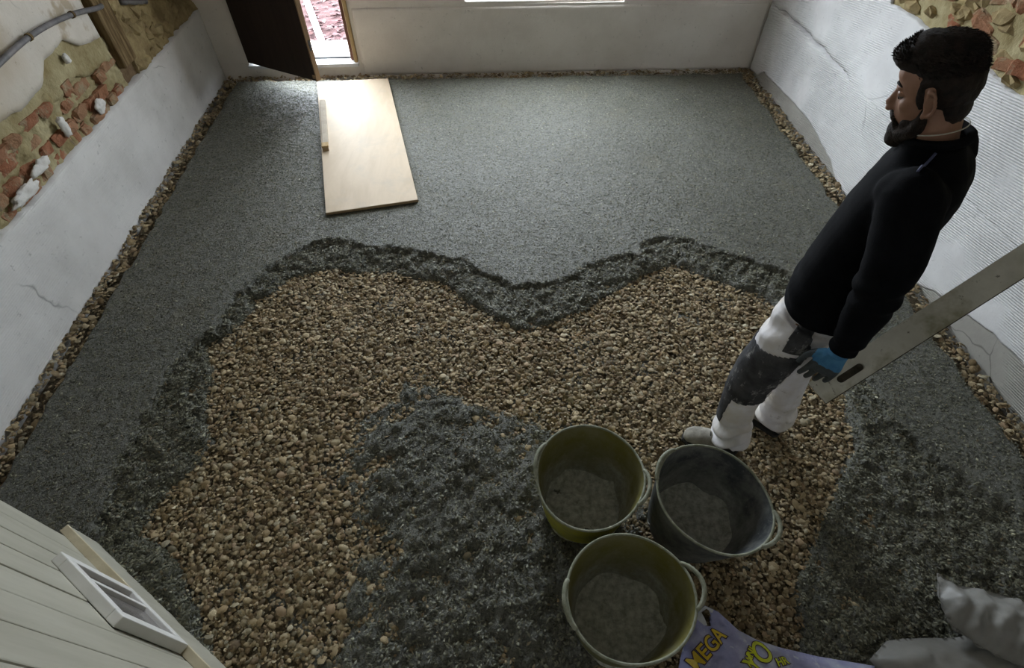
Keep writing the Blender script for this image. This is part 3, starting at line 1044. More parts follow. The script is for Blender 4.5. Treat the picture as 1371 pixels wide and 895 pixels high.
# ------------------------------------------------------------------ plywood sheet and batten
def prism(poly, z0, z1):
    P = np.array(poly)
    k = len(P)
    V = [(p[0], p[1], z0) for p in P] + [(p[0], p[1], z1) for p in P]
    F = [list(range(k))[::-1], [k + i for i in range(k)]] + [[i, (i + 1) % k, k + (i + 1) % k, k + i] for i in range(k)]
    return V, F


PZ = TOP + 0.006
ply = [(-1.432, 4.828), (-1.048, 2.942), (-0.454, 3.053), (-0.815, 4.864)]
board = empty('plywood_sheet', (-0.94, 3.92, PZ))
tag(board, 'pale plywood sheet lying on the screed in front of the door', 'plywood')
off_ = np.array([-0.94, 3.92])
obj('plywood_core', *prism(np.array(ply) - off_, 0, 0.016), M['ply_edge'], board)
cen = np.array(ply).mean(0)
obj('face_veneer', *prism((np.array(ply) - cen) * 0.997 + cen - off_, 0.0161, 0.018), M['plywood'], board)
bat = obj('wood_batten', *box(-0.022, 0.022, -0.385, 0.385, 0, 0.024, 0.003), M['grey_batten'], None, loc=(-1.242, 4.072, PZ + 0.018), rot=(0, 0, math.radians(11.2)))
tag(bat, 'narrow wooden batten lying along the left edge of the plywood', 'batten')
obj('sawn_end', *box(-0.0215, 0.0215, -0.386, -0.3852, 0.001, 0.023), M['ply_edge'], bat)
obj('batten_block', *box(-0.024, 0.024, -0.383, -0.325, 0.024, 0.040, 0.003), M['raw_wood'], bat)

# ------------------------------------------------------------------ boarded partition with little window sash
A0 = np.array([-1.647, 0.864])
DIR = np.array([0.802, -0.597])
pang = math.atan2(DIR[1], DIR[0])
part = empty('boarded_partition', (A0[0], A0[1], 0.0), (0, 0, pang))      # local x along the boards, +y faces the room
tag(part, 'cream boarded partition of upright planks in the near left corner', 'partition')
SL, SH = 1.32, 1.95
xb, wbd = 0.03, 0.148
i = 0
while xb < SL - 0.02:
    w = min(wbd, SL - xb)
    r = np.random.default_rng(40 + i)
    o_ = r.uniform(-0.0015, 0.0015)
    obj('plank', *box(xb + 0.002, xb + w - 0.003, -0.052 + o_, -0.030 + o_, 0.03, SH, 0.004), M['cream_board'], part)
    xb += w
    i += 1
obj('backing_frame', *box(0.03, SL, -0.075, -0.053, 0.03, SH), M['bare_rail'], part)
obj('skirting_board', *box(0.0, SL + 0.02, -0.029, 0.0, 0.0, 0.222, 0.003), M['cream_board'], part)
obj('skirting_cap', *box(0.0, SL + 0.02, -0.0295, 0.001, 0.222, 0.236, 0.002), M['bare_rail'], part)
sash = empty('window_sash', (A0[0], A0[1], 0.0), (0, 0, pang))
tag(sash, 'small white two-pane window sash fixed to the boarded partition', 'window sash')
sx0, sx1, sz0, sz1, sy0, sy1 = 0.42, 0.742, 0.237, 0.63, -0.029, 0.003
sb = 0.038
obj('stile', *box(sx0, sx0 + sb, sy0, sy1, sz0, sz1, 0.003), M['white_paint'], sash)
obj('stile', *box(sx1 - sb, sx1, sy0, sy1, sz0, sz1, 0.003), M['white_paint'], sash)
obj('rail', *box(sx0 + sb, sx1 - sb, sy0, sy1, sz1 - sb, sz1, 0.003), M['white_paint'], sash)
obj('rail', *box(sx0 + sb, sx1 - sb, sy0, sy1, sz0, sz0 + sb, 0.003), M['white_paint'], sash)
obj('glazing_bar', *box(sx0 + 0.105, sx0 + 0.125, sy0 + 0.006, sy1 - 0.003, sz0 + sb, sz1 - sb, 0.002), M['white_paint'], sash)
obj('pane', *box(sx0 + sb, sx0 + 0.105, -0.016, -0.012, sz0 + sb, sz1 - sb), M['glass'], sash)
obj('pane', *box(sx0 + 0.125, sx1 - sb, -0.016, -0.012, sz0 + sb, sz1 - sb), M['glass'], sash)

# ------------------------------------------------------------------ builder's tubs
def make_tub(name, loc, rotz, tilt, oval, mat_out, mat_in, label, hgt=0.315, r0=0.158, r1=0.212, hang=0.0, seed=1, loop=(0.016, 0.016)):
    root = empty(name, loc, (tilt[0], tilt[1], rotz))
    tag(root, label, 'tub', "builder's tubs on the gravel")
    n = 72
    th = np.linspace(0, 2 * np.pi, n, endpoint=False)

    def ring(r, z, k):
        """k: share of the way up; the soft wall pulls oval and lifts towards the two handles"""
        c2 = np.cos(2 * (th - hang))
        rr = r * (1 + k * oval * c2 + 0.012 * k * np.sin(3 * th + seed))
        lift = 0.020 * k ** 3 * np.maximum(np.cos(th - hang) ** 2, 0) ** 3
        return np.stack([rr * np.cos(th), rr * np.sin(th), z + lift], 1)
    prof = [(0.0, 0.0), (0.93, 0.0), (1.0, 0.012)]
    outer = [ring(r0 * 0.02, 0.0, 0), ring(r0 * 0.93, 0.0, 0), ring(r0, 0.014, 0)]
    inner = [ring(r0 * 0.02, 0.006, 0), ring(r0 * 0.92, 0.006, 0), ring(r0 - 0.004, 0.018, 0)]
    for k in np.linspace(0.08, 1, 12):
        r = r0 + (r1 - r0) * (k ** 0.85)
        outer.append(ring(r, 0.014 + (hgt - 0.014) * k, k))
        inner.append(ring(r - 0.0045, 0.018 + (hgt - 0.018) * k, k))
    V, F = loft(outer, False)
    F = F + [list(range(n))[::-1]]
    obj('tub_wall', V, F, mat_out, root, True)
    V, F = loft(inner, False)
    F = [f[::-1] for f in F] + [list(range(n))]
    obj('tub_lining', V, F, mat_in, root, True)
    top = ring(r1 - 0.001, hgt + 0.001, 1)
    rim_v, rim_f = tube(np.vstack([top, top[:1]]), 0.0050, 8, cap=False)
    obj('rim', rim_v, rim_f, M['rim'], root, True)
    for s in (0, 1):
        a0 = hang + s * math.pi
        hp = []
        for t in np.linspace(-1, 1, 15):
            a = a0 + t * 0.36
            i = (a % (2 * np.pi)) / (2 * np.pi) * n
            q = top[int(i) % n] * (1 - i % 1) + top[(int(i) + 1) % n] * (i % 1)
            o = (1 - t * t) ** 0.7
            hp.append(q + np.array([math.cos(a0), math.sin(a0), 0]) * loop[s] * o + np.array([0, 0, 0.008 * o]))
        rr = [0.0075 + 0.0012 * (i % 2) for i in range(29)]
        obj('handle', *tube(spline(hp, 2), rr, 8), M['rim'], root, True)
    # dried screed left in the bottom
    r = np.random.default_rng(seed)
    nr = 16
    V = [(0, 0, 0.028)]
    for k in range(1, nr + 1):
        q = k / nr
        rad = (r0 + 0.012) * q
        for a in th[::2]:
            X, Y = rad * math.cos(a), rad * math.sin(a)
            V.append((X, Y, 0.026 + 0.012 * float(fbm(X, Y, 14, 4, seed)) + 0.007 * float(fbm(X, Y, 60, 2, seed)) + 0.050 * q ** 7 * (0.55 + 0.9 * float(vn(math.cos(a), math.sin(a), 2.5, seed)))))
    m = n // 2
    F = [[0, 1 + j, 1 + (j + 1) % m] for j in range(m)]
    for k in range(nr - 1):
        for j in range(m):
            F.append([1 + k * m + j, 1 + (k + 1) * m + j, 1 + (k + 1) * m + (j + 1) % m, 1 + k * m + (j + 1) % m])
    obj('mortar_residue', V, F, M['residue'], root, True)
    return root


make_tub('rubber_tub', (0.352, 0.90, 0.022), 0, (0, 0), -0.03, M['tub_yellow'], M['lining_olive'], 'yellow-green rubber tub, the leftmost of the three by the man', hang=-0.35, seed=2, loop=(0.018, 0.010))
make_tub('rubber_tub', (0.768, 0.800, 0.030), 0, (math.radians(3), math.radians(6)), 0.04, M['tub_black'], M['lining_black'], "black dusty rubber tub nearest the man's boot", hang=-0.65, seed=5, loop=(0.022, 0.010))
make_tub('rubber_tub', (0.418, 0.462, 0.026), 0, (0, 0), 0.03, M['tub_olive'], M['lining_olive'], 'dusty olive rubber tub nearest the violet sack', hang=0.08, seed=9, r1=0.207, hgt=0.322, loop=(0.032, 0.010))

# ------------------------------------------------------------------ aluminium screed bar
B0, B1 = np.array([1.130, 0.992, 0.700]), np.array([2.485, 1.463, 1.642])
bd = B1 - B0
BL_ = float(np.linalg.norm(bd))
bd /= BL_
nv_ = np.array([0, 0, 2.27]) - B0
nv_ -= bd * (nv_ @ bd)
nv_ /= np.linalg.norm(nv_)
bw = np.cross(nv_, bd)
bar = empty('screed_bar')
bar.matrix_world = Matrix(((bd[0], bw[0], nv_[0], B0[0]), (bd[1], bw[1], nv_[1], B0[1]), (bd[2], bw[2], nv_[2], B0[2]), (0, 0, 0, 1)))
tag(bar, "long cement-smeared aluminium straightedge held in the man's gloved hand", 'straightedge')
# profile with an oblong grip slot: front plate cut around the slot
hw, th_ = 0.043, 0.011
s0, s1, sr = 0.072, 0.170, 0.0125
N = 10
arc = [(s1 - sr + sr * math.sin(a), sr * math.cos(a)) for a in np.linspace(0, math.pi, N)] + [(s0 + sr - sr * math.sin(a), -sr * math.cos(a)) for a in np.linspace(0, math.pi, N)]
arc = [(p[0], p[1] - 0.004) for p in arc]
sq = []
for (a_, b_) in arc:
    cxm = (s0 + s1) / 2
    dx, dy = a_ - cxm, b_ + 0.004
    X = cxm + dx * 1.9 if abs(dx) > 0 else cxm
    sq.append((min(max(cxm + dx * 1.75, 0.0), 0.25), hw if dy > 0 else -hw))
V, F = [], []
for z in (th_, -th_):
    V += [(p[0], p[1], z) for p in arc] + [(p[0], p[1], z) for p in sq]
k = len(arc)
for lv in (0, 1):
    o = lv * 2 * k
    for i in range(k):
        j = (i + 1) % k
        f = [o + i, o + j, o + k + j, o + k + i]
        F.append(f if lv == 0 else f[::-1])
for i in range(k):
    j = (i + 1) % k
    F.append([i, 2 * k + i, 2 * k + j, j])
xsq = [p[0] for p in sq]
xa, xe = min(xsq), max(xsq)
obj('slotted_end', V, F, M['bar'], bar)
obj('bar_profile', *box(xe, BL_, -hw, hw, -th_, th_), M['bar'], bar)
obj('end_cap', *box(-0.004, xa, -hw, hw, -th_, th_), M['bar'], bar)
obj('underside_shade', *box(-0.004, BL_, -hw - 0.003, -hw, -th_, th_), M['bar_dark'], bar)  # thin strip coloured dark as the shadow on the bar's underside
obj('slot_web', *box(s0 - 0.01, s1 + 0.01, -0.022, 0.016, -th_ + 0.001, -th_ + 0.003), M['bar_dark'], bar)

# ------------------------------------------------------------------ violet sack with lettering
SACK = [(0.746, 0.480), (0.790, 0.456), (0.845, 0.391), (0.902, 0.356), (0.975, 0.328), (1.097, 0.293), (1.290, 0.251), (1.22, 0.10), (0.98, 0.03), (0.74, 0.04), (0.56, 0.13), (0.596, 0.288), (0.650, 0.39), (0.700, 0.452)]
HOLE = [(0.727, 0.455), (0.748, 0.466), (0.757, 0.462), (0.743, 0.413), (0.736, 0.414)]


def sack_top(x, y):
    d = np.maximum(-sdf(SACK, x, y), 0)
    body = 0.10 * (1 - np.exp(-d / 0.09)) * smooth(0.50, 0.22, y)
    w = 0.010 * fbm(x, y, 14, 4, 131) + 0.012 * np.abs(fbm(x + y, x - y, 9, 3, 133)) + 0.005 * np.sin((x * 0.7 + y) * 55 + 3 * fbm(x, y, 6, 2, 134))
    return 0.055 + body + w * smooth(0, 0.03, d)


def sheet_poly(poly, fz, step, holes=()):
    P = np.array(poly)
    a = np.arange(P[:, 0].min() - step, P[:, 0].max() + step, step)
    b = np.arange(P[:, 1].min() - step, P[:, 1].max() + step, step)
    X, Y = np.meshgrid(a, b, indexing='ij')
    D = sdf(poly, X, Y)
    # pull the outer row of points onto the outline
    e = 1e-4
    gx_, gy_ = (sdf(poly, X + e, Y) - D) / e, (sdf(poly, X, Y + e) - D) / e
    near = np.abs(D) < step * 0.75
    X, Y = np.where(near, X - gx_ * D, X), np.where(near, Y - gy_ * D, Y)
    ok = (D < step * 0.75)
    for h in holes:
        ok &= sdf(h, X, Y) > 0
    I = np.arange(X.size).reshape(X.shape)
    m = ok[:-1, :-1] & ok[1:, :-1] & ok[1:, 1:] & ok[:-1, 1:]
    Q = np.stack([I[:-1, :-1], I[1:, :-1], I[1:, 1:], I[:-1, 1:]], -1)[m]
    u = np.unique(Q)
    rm = np.full(X.size, -1)
    rm[u] = np.arange(len(u))
    V = np.stack([X, Y, fz(X, Y)], -1).reshape(-1, 3)[u]
    return V, rm[Q]


sack = empty('printed_sack', (0.012, 0.002, 0))
tag(sack, 'crumpled violet plastic sack with yellow and lime lettering', 'sack')
V, F = sheet_poly(SACK, sack_top, 0.0055, [HOLE])
o = obj('sack_film', V, F, M['sack'], sack, True)
sm_ = o.modifiers.new('thickness', 'SOLIDIFY')
sm_.thickness = 0.002
sm_.offset = -1
V, F = sheet_poly(SACK, lambda x, y: 0.050 + 0.003 * fbm(x, y, 12, 2, 137), 0.012, [HOLE])
obj('sack_underside', V, F, M['sack'], sack, True)
top_edge = [(0.700, 0.448), (0.744, 0.477), (0.772, 0.463), (0.752, 0.447), (0.735, 0.402), (0.712, 0.42)]
V, F = sheet_poly([(0.694, 0.442), (0.745, 0.478), (0.775, 0.462), (0.764, 0.452), (0.757, 0.465), (0.748, 0.468), (0.725, 0.457), (0.734, 0.412), (0.722, 0.412)], lambda x, y: sack_top(x, y) + 0.0025, 0.004)
obj('carry_loop', V, F, M['sack_white'], sack, True)


def lettering(text, at, size, ang, mat, lift, shear=0.0, bold=0.0, fz=sack_top):
    cu = bpy.data.curves.new('t', 'FONT')
    cu.body = text
    cu.size = size
    cu.shear = shear
    cu.offset = bold
    cu.align_x = 'LEFT'
    tmp = bpy.data.objects.new('t', cu)
    COL.objects.link(tmp)
    me = bpy.data.meshes.new_from_object(tmp.evaluated_get(bpy.context.evaluated_depsgraph_get()))
    bpy.data.objects.remove(tmp)
    bm = bmesh.new()
    bm.from_mesh(me)
    bmesh.ops.triangulate(bm, faces=bm.faces)
    for _ in range(2):
        bmesh.ops.subdivide_edges(bm, edges=[e for e in bm.edges if e.calc_length() > 0.006], cuts=1)
        bmesh.ops.triangulate(bm, faces=bm.faces)
    bm.to_mesh(me)
    bm.free()
    V = coords(me)
    ca, sa = math.cos(ang), math.sin(ang)
    X, Y = at[0] + V[:, 0] * ca - V[:, 1] * sa, at[1] + V[:, 0] * sa + V[:, 1] * ca
    setco(me, np.stack([X, Y, fz(X, Y) + lift], 1))
    me.materials.append(mat)
    return put('lettering', me, None, sack)


for mt, lf_, bo in ((M['plum'], 0.0025, 0.0045), (M['amber'], 0.004, 0.0012)):
    lettering('MEGA', (0.640, 0.262), 0.068, math.radians(36), mt, lf_, 0.1, bo)
for mt, lf_, bo in ((M['plum'], 0.0025, 0.004), (M['lime'], 0.004, 0.001)):
    lettering('ANNI', (0.818, 0.262), 0.030, math.radians(48), mt, lf_, 0.1, bo)
    lettering('YO', (0.832, 0.226), 0.095, math.radians(38), mt, lf_, 0.1, bo)
    lettering('HR', (0.922, 0.262), 0.034, math.radians(10), mt, lf_, 0.2, bo)

# ------------------------------------------------------------------ milky plastic bag
BAG1 = [(1.28, 0.270), (1.372, 0.325), (1.447, 0.328), (1.60, 0.318), (1.80, 0.33), (1.99, 0.30), (2.03, 0.12), (1.78, 0.00), (1.45, 0.04), (1.32, 0.19)]
BAG2 = [(1.624, 0.520), (1.675, 0.472), (1.749, 0.455), (1.862, 0.412), (2.02, 0.33), (2.04, 0.18), (1.80, 0.16), (1.62, 0.285), (1.565, 0.355), (1.580, 0.435)]


def bag1_z(x, y):
    d = np.maximum(-sdf(BAG1, x, y), 0)
    return 0.075 + 0.075 * (1 - np.exp(-d / 0.06)) + 0.010 * fbm(x, y, 10, 3, 141) + 0.024 * np.abs(fbm(x, y * 2, 7, 3, 142))


def bag2_z(x, y):
    d = np.maximum(-sdf(BAG2, x, y), 0)
    return 0.16 + 0.07 * (1 - np.exp(-d / 0.05)) + 0.012 * fbm(x, y, 10, 3, 151) - 0.034 * np.abs(fbm(x + y, y - x, 8, 3, 152)) + 0.006 * np.sin((x - y) * 60 + 5 * fbm(x, y, 6, 2, 154)) - 0.22 * np.clip(x - 1.86, 0, 1) 


pb = empty('plastic_bag')
tag(pb, 'milky translucent plastic bag crumpled in the near right corner', 'plastic bag')
for nm, poly, fz, lowf in (('bag_fold', BAG1, bag1_z, lambda x, y: 0.074 - 0.03 * (1 - np.exp(-np.maximum(-sdf(BAG1, x, y), 0) / 0.05))), ('bag_mouth', BAG2, bag2_z, lambda x, y: 0.158 - 0.05 * (1 - np.exp(-np.maximum(-sdf(BAG2, x, y), 0) / 0.05)) - 0.22 * np.clip(x - 1.86, 0, 1))):
    V, F = sheet_poly(poly, fz, 0.009)
    o = obj(nm, V, F, M['film'], pb, True)
    md = o.modifiers.new('thickness', 'SOLIDIFY')
    md.thickness = 0.0015
    V, F = sheet_poly(poly, lowf, 0.012)
    obj(nm + '_underside', V, F, M['film'], pb, True)

# ------------------------------------------------------------------ the man (local x forward, y to his left, z up)
GZ = 0.006


def pitch_pts(P, c, ang):
    """head space (forward, left, up) tipped forward by ang and moved to c"""
    P = np.asarray(P, float)
    ca, sa = math.cos(ang), math.sin(ang)
    return np.stack([c[0] + P[:, 0] * ca + P[:, 2] * sa, c[1] + P[:, 1], c[2] - P[:, 0] * sa + P[:, 2] * ca], 1)


HC, HA = (0.050, 0.0, 1.634), math.radians(19)
head = lambda vf: ([tuple(p) for p in pitch_pts(vf[0], HC, HA)], vf[1])


def seg(a, b, n=5):
    a, b = np.array(a, float), np.array(b, float)
    return [tuple(a + (b - a) * t) for t in np.linspace(0, 1, n)]


SIDE = (1, -1)
# arms: shoulder, elbow, wrist, knuckles
ARM = {1: [(-0.030, 0.160, 1.450), (-0.072, 0.215, 1.330), (-0.088, 0.240, 1.215), (-0.100, 0.236, 1.080), (-0.106, 0.224, 0.955)],
       -1: [(-0.030, -0.160, 1.450), (-0.050, -0.222, 1.330), (-0.055, -0.250, 1.215), (-0.015, -0.252, 1.080), (0.030, -0.240, 0.965)]}
LEG = {1: [(0.015, 0.092, 0.90), (0.048, 0.100, 0.70), (0.074, 0.108, 0.50), (0.068, 0.116, 0.30), (0.030, 0.118, 0.085)],
       -1: [(0.000, -0.092, 0.90), (-0.010, -0.098, 0.70), (-0.018, -0.102, 0.50), (-0.050, -0.104, 0.30), (-0.085, -0.104, 0.085)]}
FOOT = {1: ((-0.018, 0.098), (0.208, 0.205)), -1: ((-0.135, -0.108), (0.108, -0.132))}

# --- body: one continuous skin
parts = []
parts.append(loft([ering((c, 0, z), a, b, 28, 2.3) for z, c, a, b in ((0.84, 0.010, 0.075, 0.115), (0.92, 0.008, 0.085, 0.130), (1.00, 0.010, 0.088, 0.132), (1.12, 0.008, 0.098, 0.140), (1.25, -0.005, 0.105, 0.155),
                   (1.36, -0.015, 0.105, 0.165), (1.44, -0.020, 0.092, 0.165), (1.485, -0.018, 0.078, 0.115), (1.52, -0.010, 0.064, 0.072))]))
parts.append(tube([(-0.010, 0, 1.46), (0.012, 0, 1.53), (0.032, 0, 1.60), (0.044, 0, 1.65)], [0.068, 0.060, 0.056, 0.055], 20))
for s in SIDE:
    parts.append(tube(spline(ARM[s], 4), np.interp(np.linspace(0, 1, 17), [0, .25, .5, .75, 1], [0.058, 0.050, 0.042, 0.040, 0.028]), 14))
    parts.append(tube(spline(LEG[s], 4), np.interp(np.linspace(0, 1, 17), [0, .25, .5, .75, 1], [0.084, 0.072, 0.054, 0.052, 0.036]), 16))
    h, t = np.array(FOOT[s][0]), np.array(FOOT[s][1])
    d_ = (t - h) / np.linalg.norm(t - h)
    parts.append(tube([(*(h + d_ * 0.03), 0.05), (*(h + d_ * 0.11), 0.045), (*(h + d_ * 0.20), 0.034)], [0.030, 0.032, 0.026], 12))
    parts.append(tube([LEG[s][-1], (*(h + d_ * 0.05), 0.05)], [0.034, 0.032], 12))
parts = parts + [head(v) for v in (
    ell((0.004, 0, 0.036), (0.084, 0.074, 0.080), 24, 18), ell((0.022, 0, -0.028), (0.066, 0.060, 0.082), 24, 18),
    ell((0.052, 0, -0.088), (0.034, 0.036, 0.028)), ell((0.014, 0, -0.066), (0.058, 0.056, 0.044), 20, 14),
    ell((0.074, 0, 0.022), (0.016, 0.046, 0.012)), ell((0.060, 0, 0.052), (0.030, 0.052, 0.034)),
    ell((0.050, 0.035, -0.018), (0.025, 0.025, 0.024)), ell((0.050, -0.035, -0.018), (0.025, 0.025, 0.024)),
    tube([(0.080, 0, 0.016), (0.094, 0, -0.010), (0.106, 0, -0.027)], [0.0078, 0.0092, 0.0096], 10),
    ell((0.098, 0.010, -0.034), (0.012, 0.009, 0.008)), ell((0.098, -0.010, -0.034), (0.012, 0.009, 0.008)),
    ell((0.083, 0, -0.054), (0.012, 0.024, 0.0065)), ell((0.081, 0, -0.066), (0.012, 0.021, 0.0065)))]
for s in SIDE:
    rim_ = [(0.002 - 0.013 * math.sin(a) * 1.0, s * (0.077 + 0.006 * (1 + math.sin(a))), -0.004 + 0.029 * math.cos(a)) for a in np.linspace(-0.6, 4.0, 16)]
    parts.append(head(tube(rim_, 0.0050, 8)))
    parts.append(head(ell((0.004, s * 0.074, -0.004), (0.013, 0.006, 0.027))))
    parts.append(head(ell((0.011, s * 0.077, -0.033), (0.007, 0.006, 0.009))))
# right hand (the far side), relaxed
def hand_shapes(wr, dn, fwv, outv, curl, L=1.0, r=0.0088, S=1.0, fat=1.0):
    """wrist point, down axis, thumb-side axis, back-of-hand axis -> closed shapes of palm, fingers and thumb"""
    wr, dn, fwv, outv = (np.array(v, float) for v in (wr, dn, fwv, outv))
    dn, fwv, outv = dn * S, fwv * S, outv * S
    out = []
    rings = []
    for t, a, b in ((0.0, 0.027, 0.020), (0.03, 0.032, 0.017), (0.065, 0.040, 0.015), (0.095, 0.041, 0.013), (0.104, 0.036, 0.009)):
        th = np.linspace(0, 2 * np.pi, 18, endpoint=False)
        rings.append(wr + dn * t * L + np.outer(np.cos(th), fwv) * a * fat + np.outer(np.sin(th), outv) * b * fat)
    out.append(loft(rings))
    for k, (o, ln, cu) in enumerate(((0.031, 0.072, 0.8), (0.0105, 0.082, 1.0), (-0.0105, 0.077, 1.05), (-0.031, 0.060, 1.15))):
        p = wr + dn * 0.085 * L + fwv * o
        pts = [p]
        ang = 0.10
        for j, f in enumerate((0.20, 0.42, 0.32, 0.26)):
            ang += curl * cu * (0.10, 0.30, 0.34, 0.26)[j]
            dr = dn * math.cos(ang) - outv * math.sin(ang) + fwv * o * 1.5
            p = p + dr * ln * f
            pts.append(p)
        out.append(tube(spline(pts, 3), np.linspace(r * 1.08, r * 0.85, 13), 10))
        out.append(ell(pts[-1], (r * 0.86,) * 3, 8, 6))
    p = wr + dn * 0.028 + fwv * 0.022 - outv * 0.006
    pts = [p, p + dn * 0.022 + fwv * 0.022, p + dn * 0.048 + fwv * 0.036, p + dn * 0.080 + fwv * 0.040]
    out.append(tube(spline(pts, 4), np.linspace(0.0145, 0.0095, 13) * fat, 10))
    out.append(ell(pts[-1], (0.0097 * fat,) * 3, 8, 6))
    return out


def unit(v):
    v = np.array(v, float)
    return v / np.linalg.norm(v)


HANDS = {}
dn = unit((0.10, -0.02, -1.0))
fv = unit(np.array([1.0, 0.12, 0.0]) - dn * (np.array([1.0, 0.12, 0.0]) @ dn))
HANDS[1] = ((-0.105, 0.222, 0.934), dn, fv, np.cross(dn, fv) * -1)
dn2 = unit((0.30, 0.02, -1.0))
fv2 = unit(np.array([1.0, -0.1, 0.3]) - dn2 * (np.array([1.0, -0.1, 0.3]) @ dn2))
HANDS[-1] = ((0.033, -0.240, 0.955), dn2, fv2, np.cross(dn2, fv2))
for s in SIDE:
    w, a, b, c_ = HANDS[s]
    if np.dot(c_, (0, s, 0)) < 0:
        c_ = -c_
        HANDS[s] = (w, a, b, c_)
    parts += hand_shapes(w, a, b, c_, 0.34, 1.0, 0.0066, 1.14, 0.66)
body = fuse('person', add(*parts), 0.0042, 3)
person = put('person', body, M['skin'], None, (1.17, 1.22, GZ), (0, 0, math.radians(136.2)))
tag(person, 'bearded man in black sweater and white work trousers holding a straightedge', 'person')


def disp(me, f):
    V = coords(me)
    N = normals(me)
    setco(me, V + N * f(V)[:, None])


# --- sweater
sw = [loft([ering((c, 0, z), a, b, 32, 2.4) for z, c, a, b in ((0.905, 0.012, 0.122, 0.176), (0.93, 0.012, 0.132, 0.184), (1.00, 0.012, 0.130, 0.180), (1.12, 0.010, 0.124, 0.168), (1.25, -0.006, 0.127, 0.178),
            (1.36, -0.018, 0.124, 0.190), (1.43, -0.024, 0.112, 0.190), (1.475, -0.024, 0.094, 0.150), (1.505, -0.012, 0.080, 0.100), (1.535, 0.000, 0.068, 0.074))])]
for s in SIDE:
    sw.append(tube(spline([(-0.026, s * 0.125, 1.462)] + ARM[s], 4), np.interp(np.linspace(0, 1, 21), [0, .2, .4, .6, .8, .93, 1], [0.040, 0.076, 0.074, 0.064, 0.056, 0.045, 0.041]), 20))
    sw.append(ell((-0.028, s * 0.150, 1.440), (0.086, 0.066, 0.066), 20, 14))
sm = fuse('sweater', add(*sw), 0.0065, 9)


def folds(V):
    x, y, z = V.T
    f = 0.005 * np.sin(z * 60 + 6 * x + 4 * np.abs(y) + 5 * vn(x, z, 7, 3)) * smooth(1.15, 0.95, z) * (np.abs(y) < 0.19)
    f += 0.004 * fbm(x + y, z, 14, 3, 161)
    f += 0.005 * np.sin(z * 90 + x * 40) * smooth(0.09, 0.0, np.abs(z - 1.2)) * (np.abs(y) > 0.19)
    f += 0.004 * np.sin(z * 120) * smooth(1.05, 0.97, z) * (np.abs(y) > 0.19)
    return f


disp(sm, folds)
sweater = put('sweater', sm, M['sweater'], person)
col_pts = [(0.002 + 0.070 * math.cos(a), 0.071 * math.sin(a), 1.535 - 0.020 * math.cos(a)) for a in np.linspace(0, 2 * np.pi, 37)]
obj('collar', *tube(col_pts, 0.0125, 10, 0.9, False), M['sweater'], sweater, True)
for s in SIDE:
    pp = [(-0.02, s * 0.080, 1.520), (-0.012, s * 0.112, 1.503), (-0.010, s * 0.145, 1.484), (-0.008, s * 0.172, 1.462)]
    V = coords(sm)
    q = []
    for p in spline(pp, 4):
        i = np.argmin(((V[:, :2] - p[:2]) ** 2).sum(1) + 1e3 * (V[:, 2] < 1.40))
        q.append((p[0], p[1], V[i, 2] + 0.001))
    obj('shoulder_piping', *tube(q, 0.0035, 6), M['stripe'], sweater, True)

# --- trousers
tr = [loft([ering((c, 0, z), a, b, 30, 2.3) for z, c, a, b in ((0.80, 0.010, 0.080, 0.125), (0.86, 0.010, 0.110, 0.165), (0.92, 0.010, 0.120, 0.170), (1.03, 0.010, 0.112, 0.160))])]
tr.append(tube(spline([(0.020, 0.090, 0.90), (0.050, 0.100, 0.70), (0.078, 0.108, 0.50), (0.076, 0.116, 0.33), (0.050, 0.118, 0.17), (0.038, 0.116, 0.085)], 4),
               np.interp(np.linspace(0, 1, 21), [0, .2, .4, .6, .8, 1], [0.110, 0.098, 0.084, 0.072, 0.072, 0.076]), 20))
tr.append(tube(spline([(0.000, -0.090, 0.90), (-0.008, -0.098, 0.70), (-0.016, -0.102, 0.50), (-0.045, -0.104, 0.32), (-0.064, -0.104, 0.18), (-0.070, -0.106, 0.10)], 4),
               np.interp(np.linspace(0, 1, 21), [0, .2, .4, .6, .8, 1], [0.106, 0.094, 0.080, 0.072, 0.074, 0.078]), 20))
tm = fuse('trousers', add(*tr), 0.0060, 2)


def tfolds(V):
    x, y, z = V.T
    f = 0.012 * np.sin(z * 85 + 14 * x + 9 * vn(x + y, z, 9, 5)) * smooth(0.32, 0.14, z)
    f += 0.006 * np.sin(z * 42 - 18 * x + 4 * vn(x, z, 6, 7)) * smooth(0.42, 0.5, z) * smooth(0.62, 0.5, z)
    f += 0.006 * np.sin(z * 55 + 22 * x + 3 * vn(x, z, 6, 9)) * smooth(0.72, 0.80, z)
    return f + 0.004 * fbm(x + y * 2, z, 9, 3, 171)


disp(tm, tfolds)
trousers = put('trousers', tm, M['trousers'], person)


def patch(name, me, cond, lift, mat, parent):
    V, N = coords(me), normals(me)
    F = [list(p.vertices) for p in me.polygons]
    keep = cond(V)
    F = [f for f in F if all(keep[i] for i in f)]
    u = sorted({i for f in F for i in f})
    rm = {a: b for b, a in enumerate(u)}
    o = obj(name, V[u] + N[u] * lift, [[rm[i] for i in f] for f in F], mat, parent, True)
    md = o.modifiers.new('thickness', 'SOLIDIFY')
    md.thickness = 0.004
    md.offset = -1
    return o


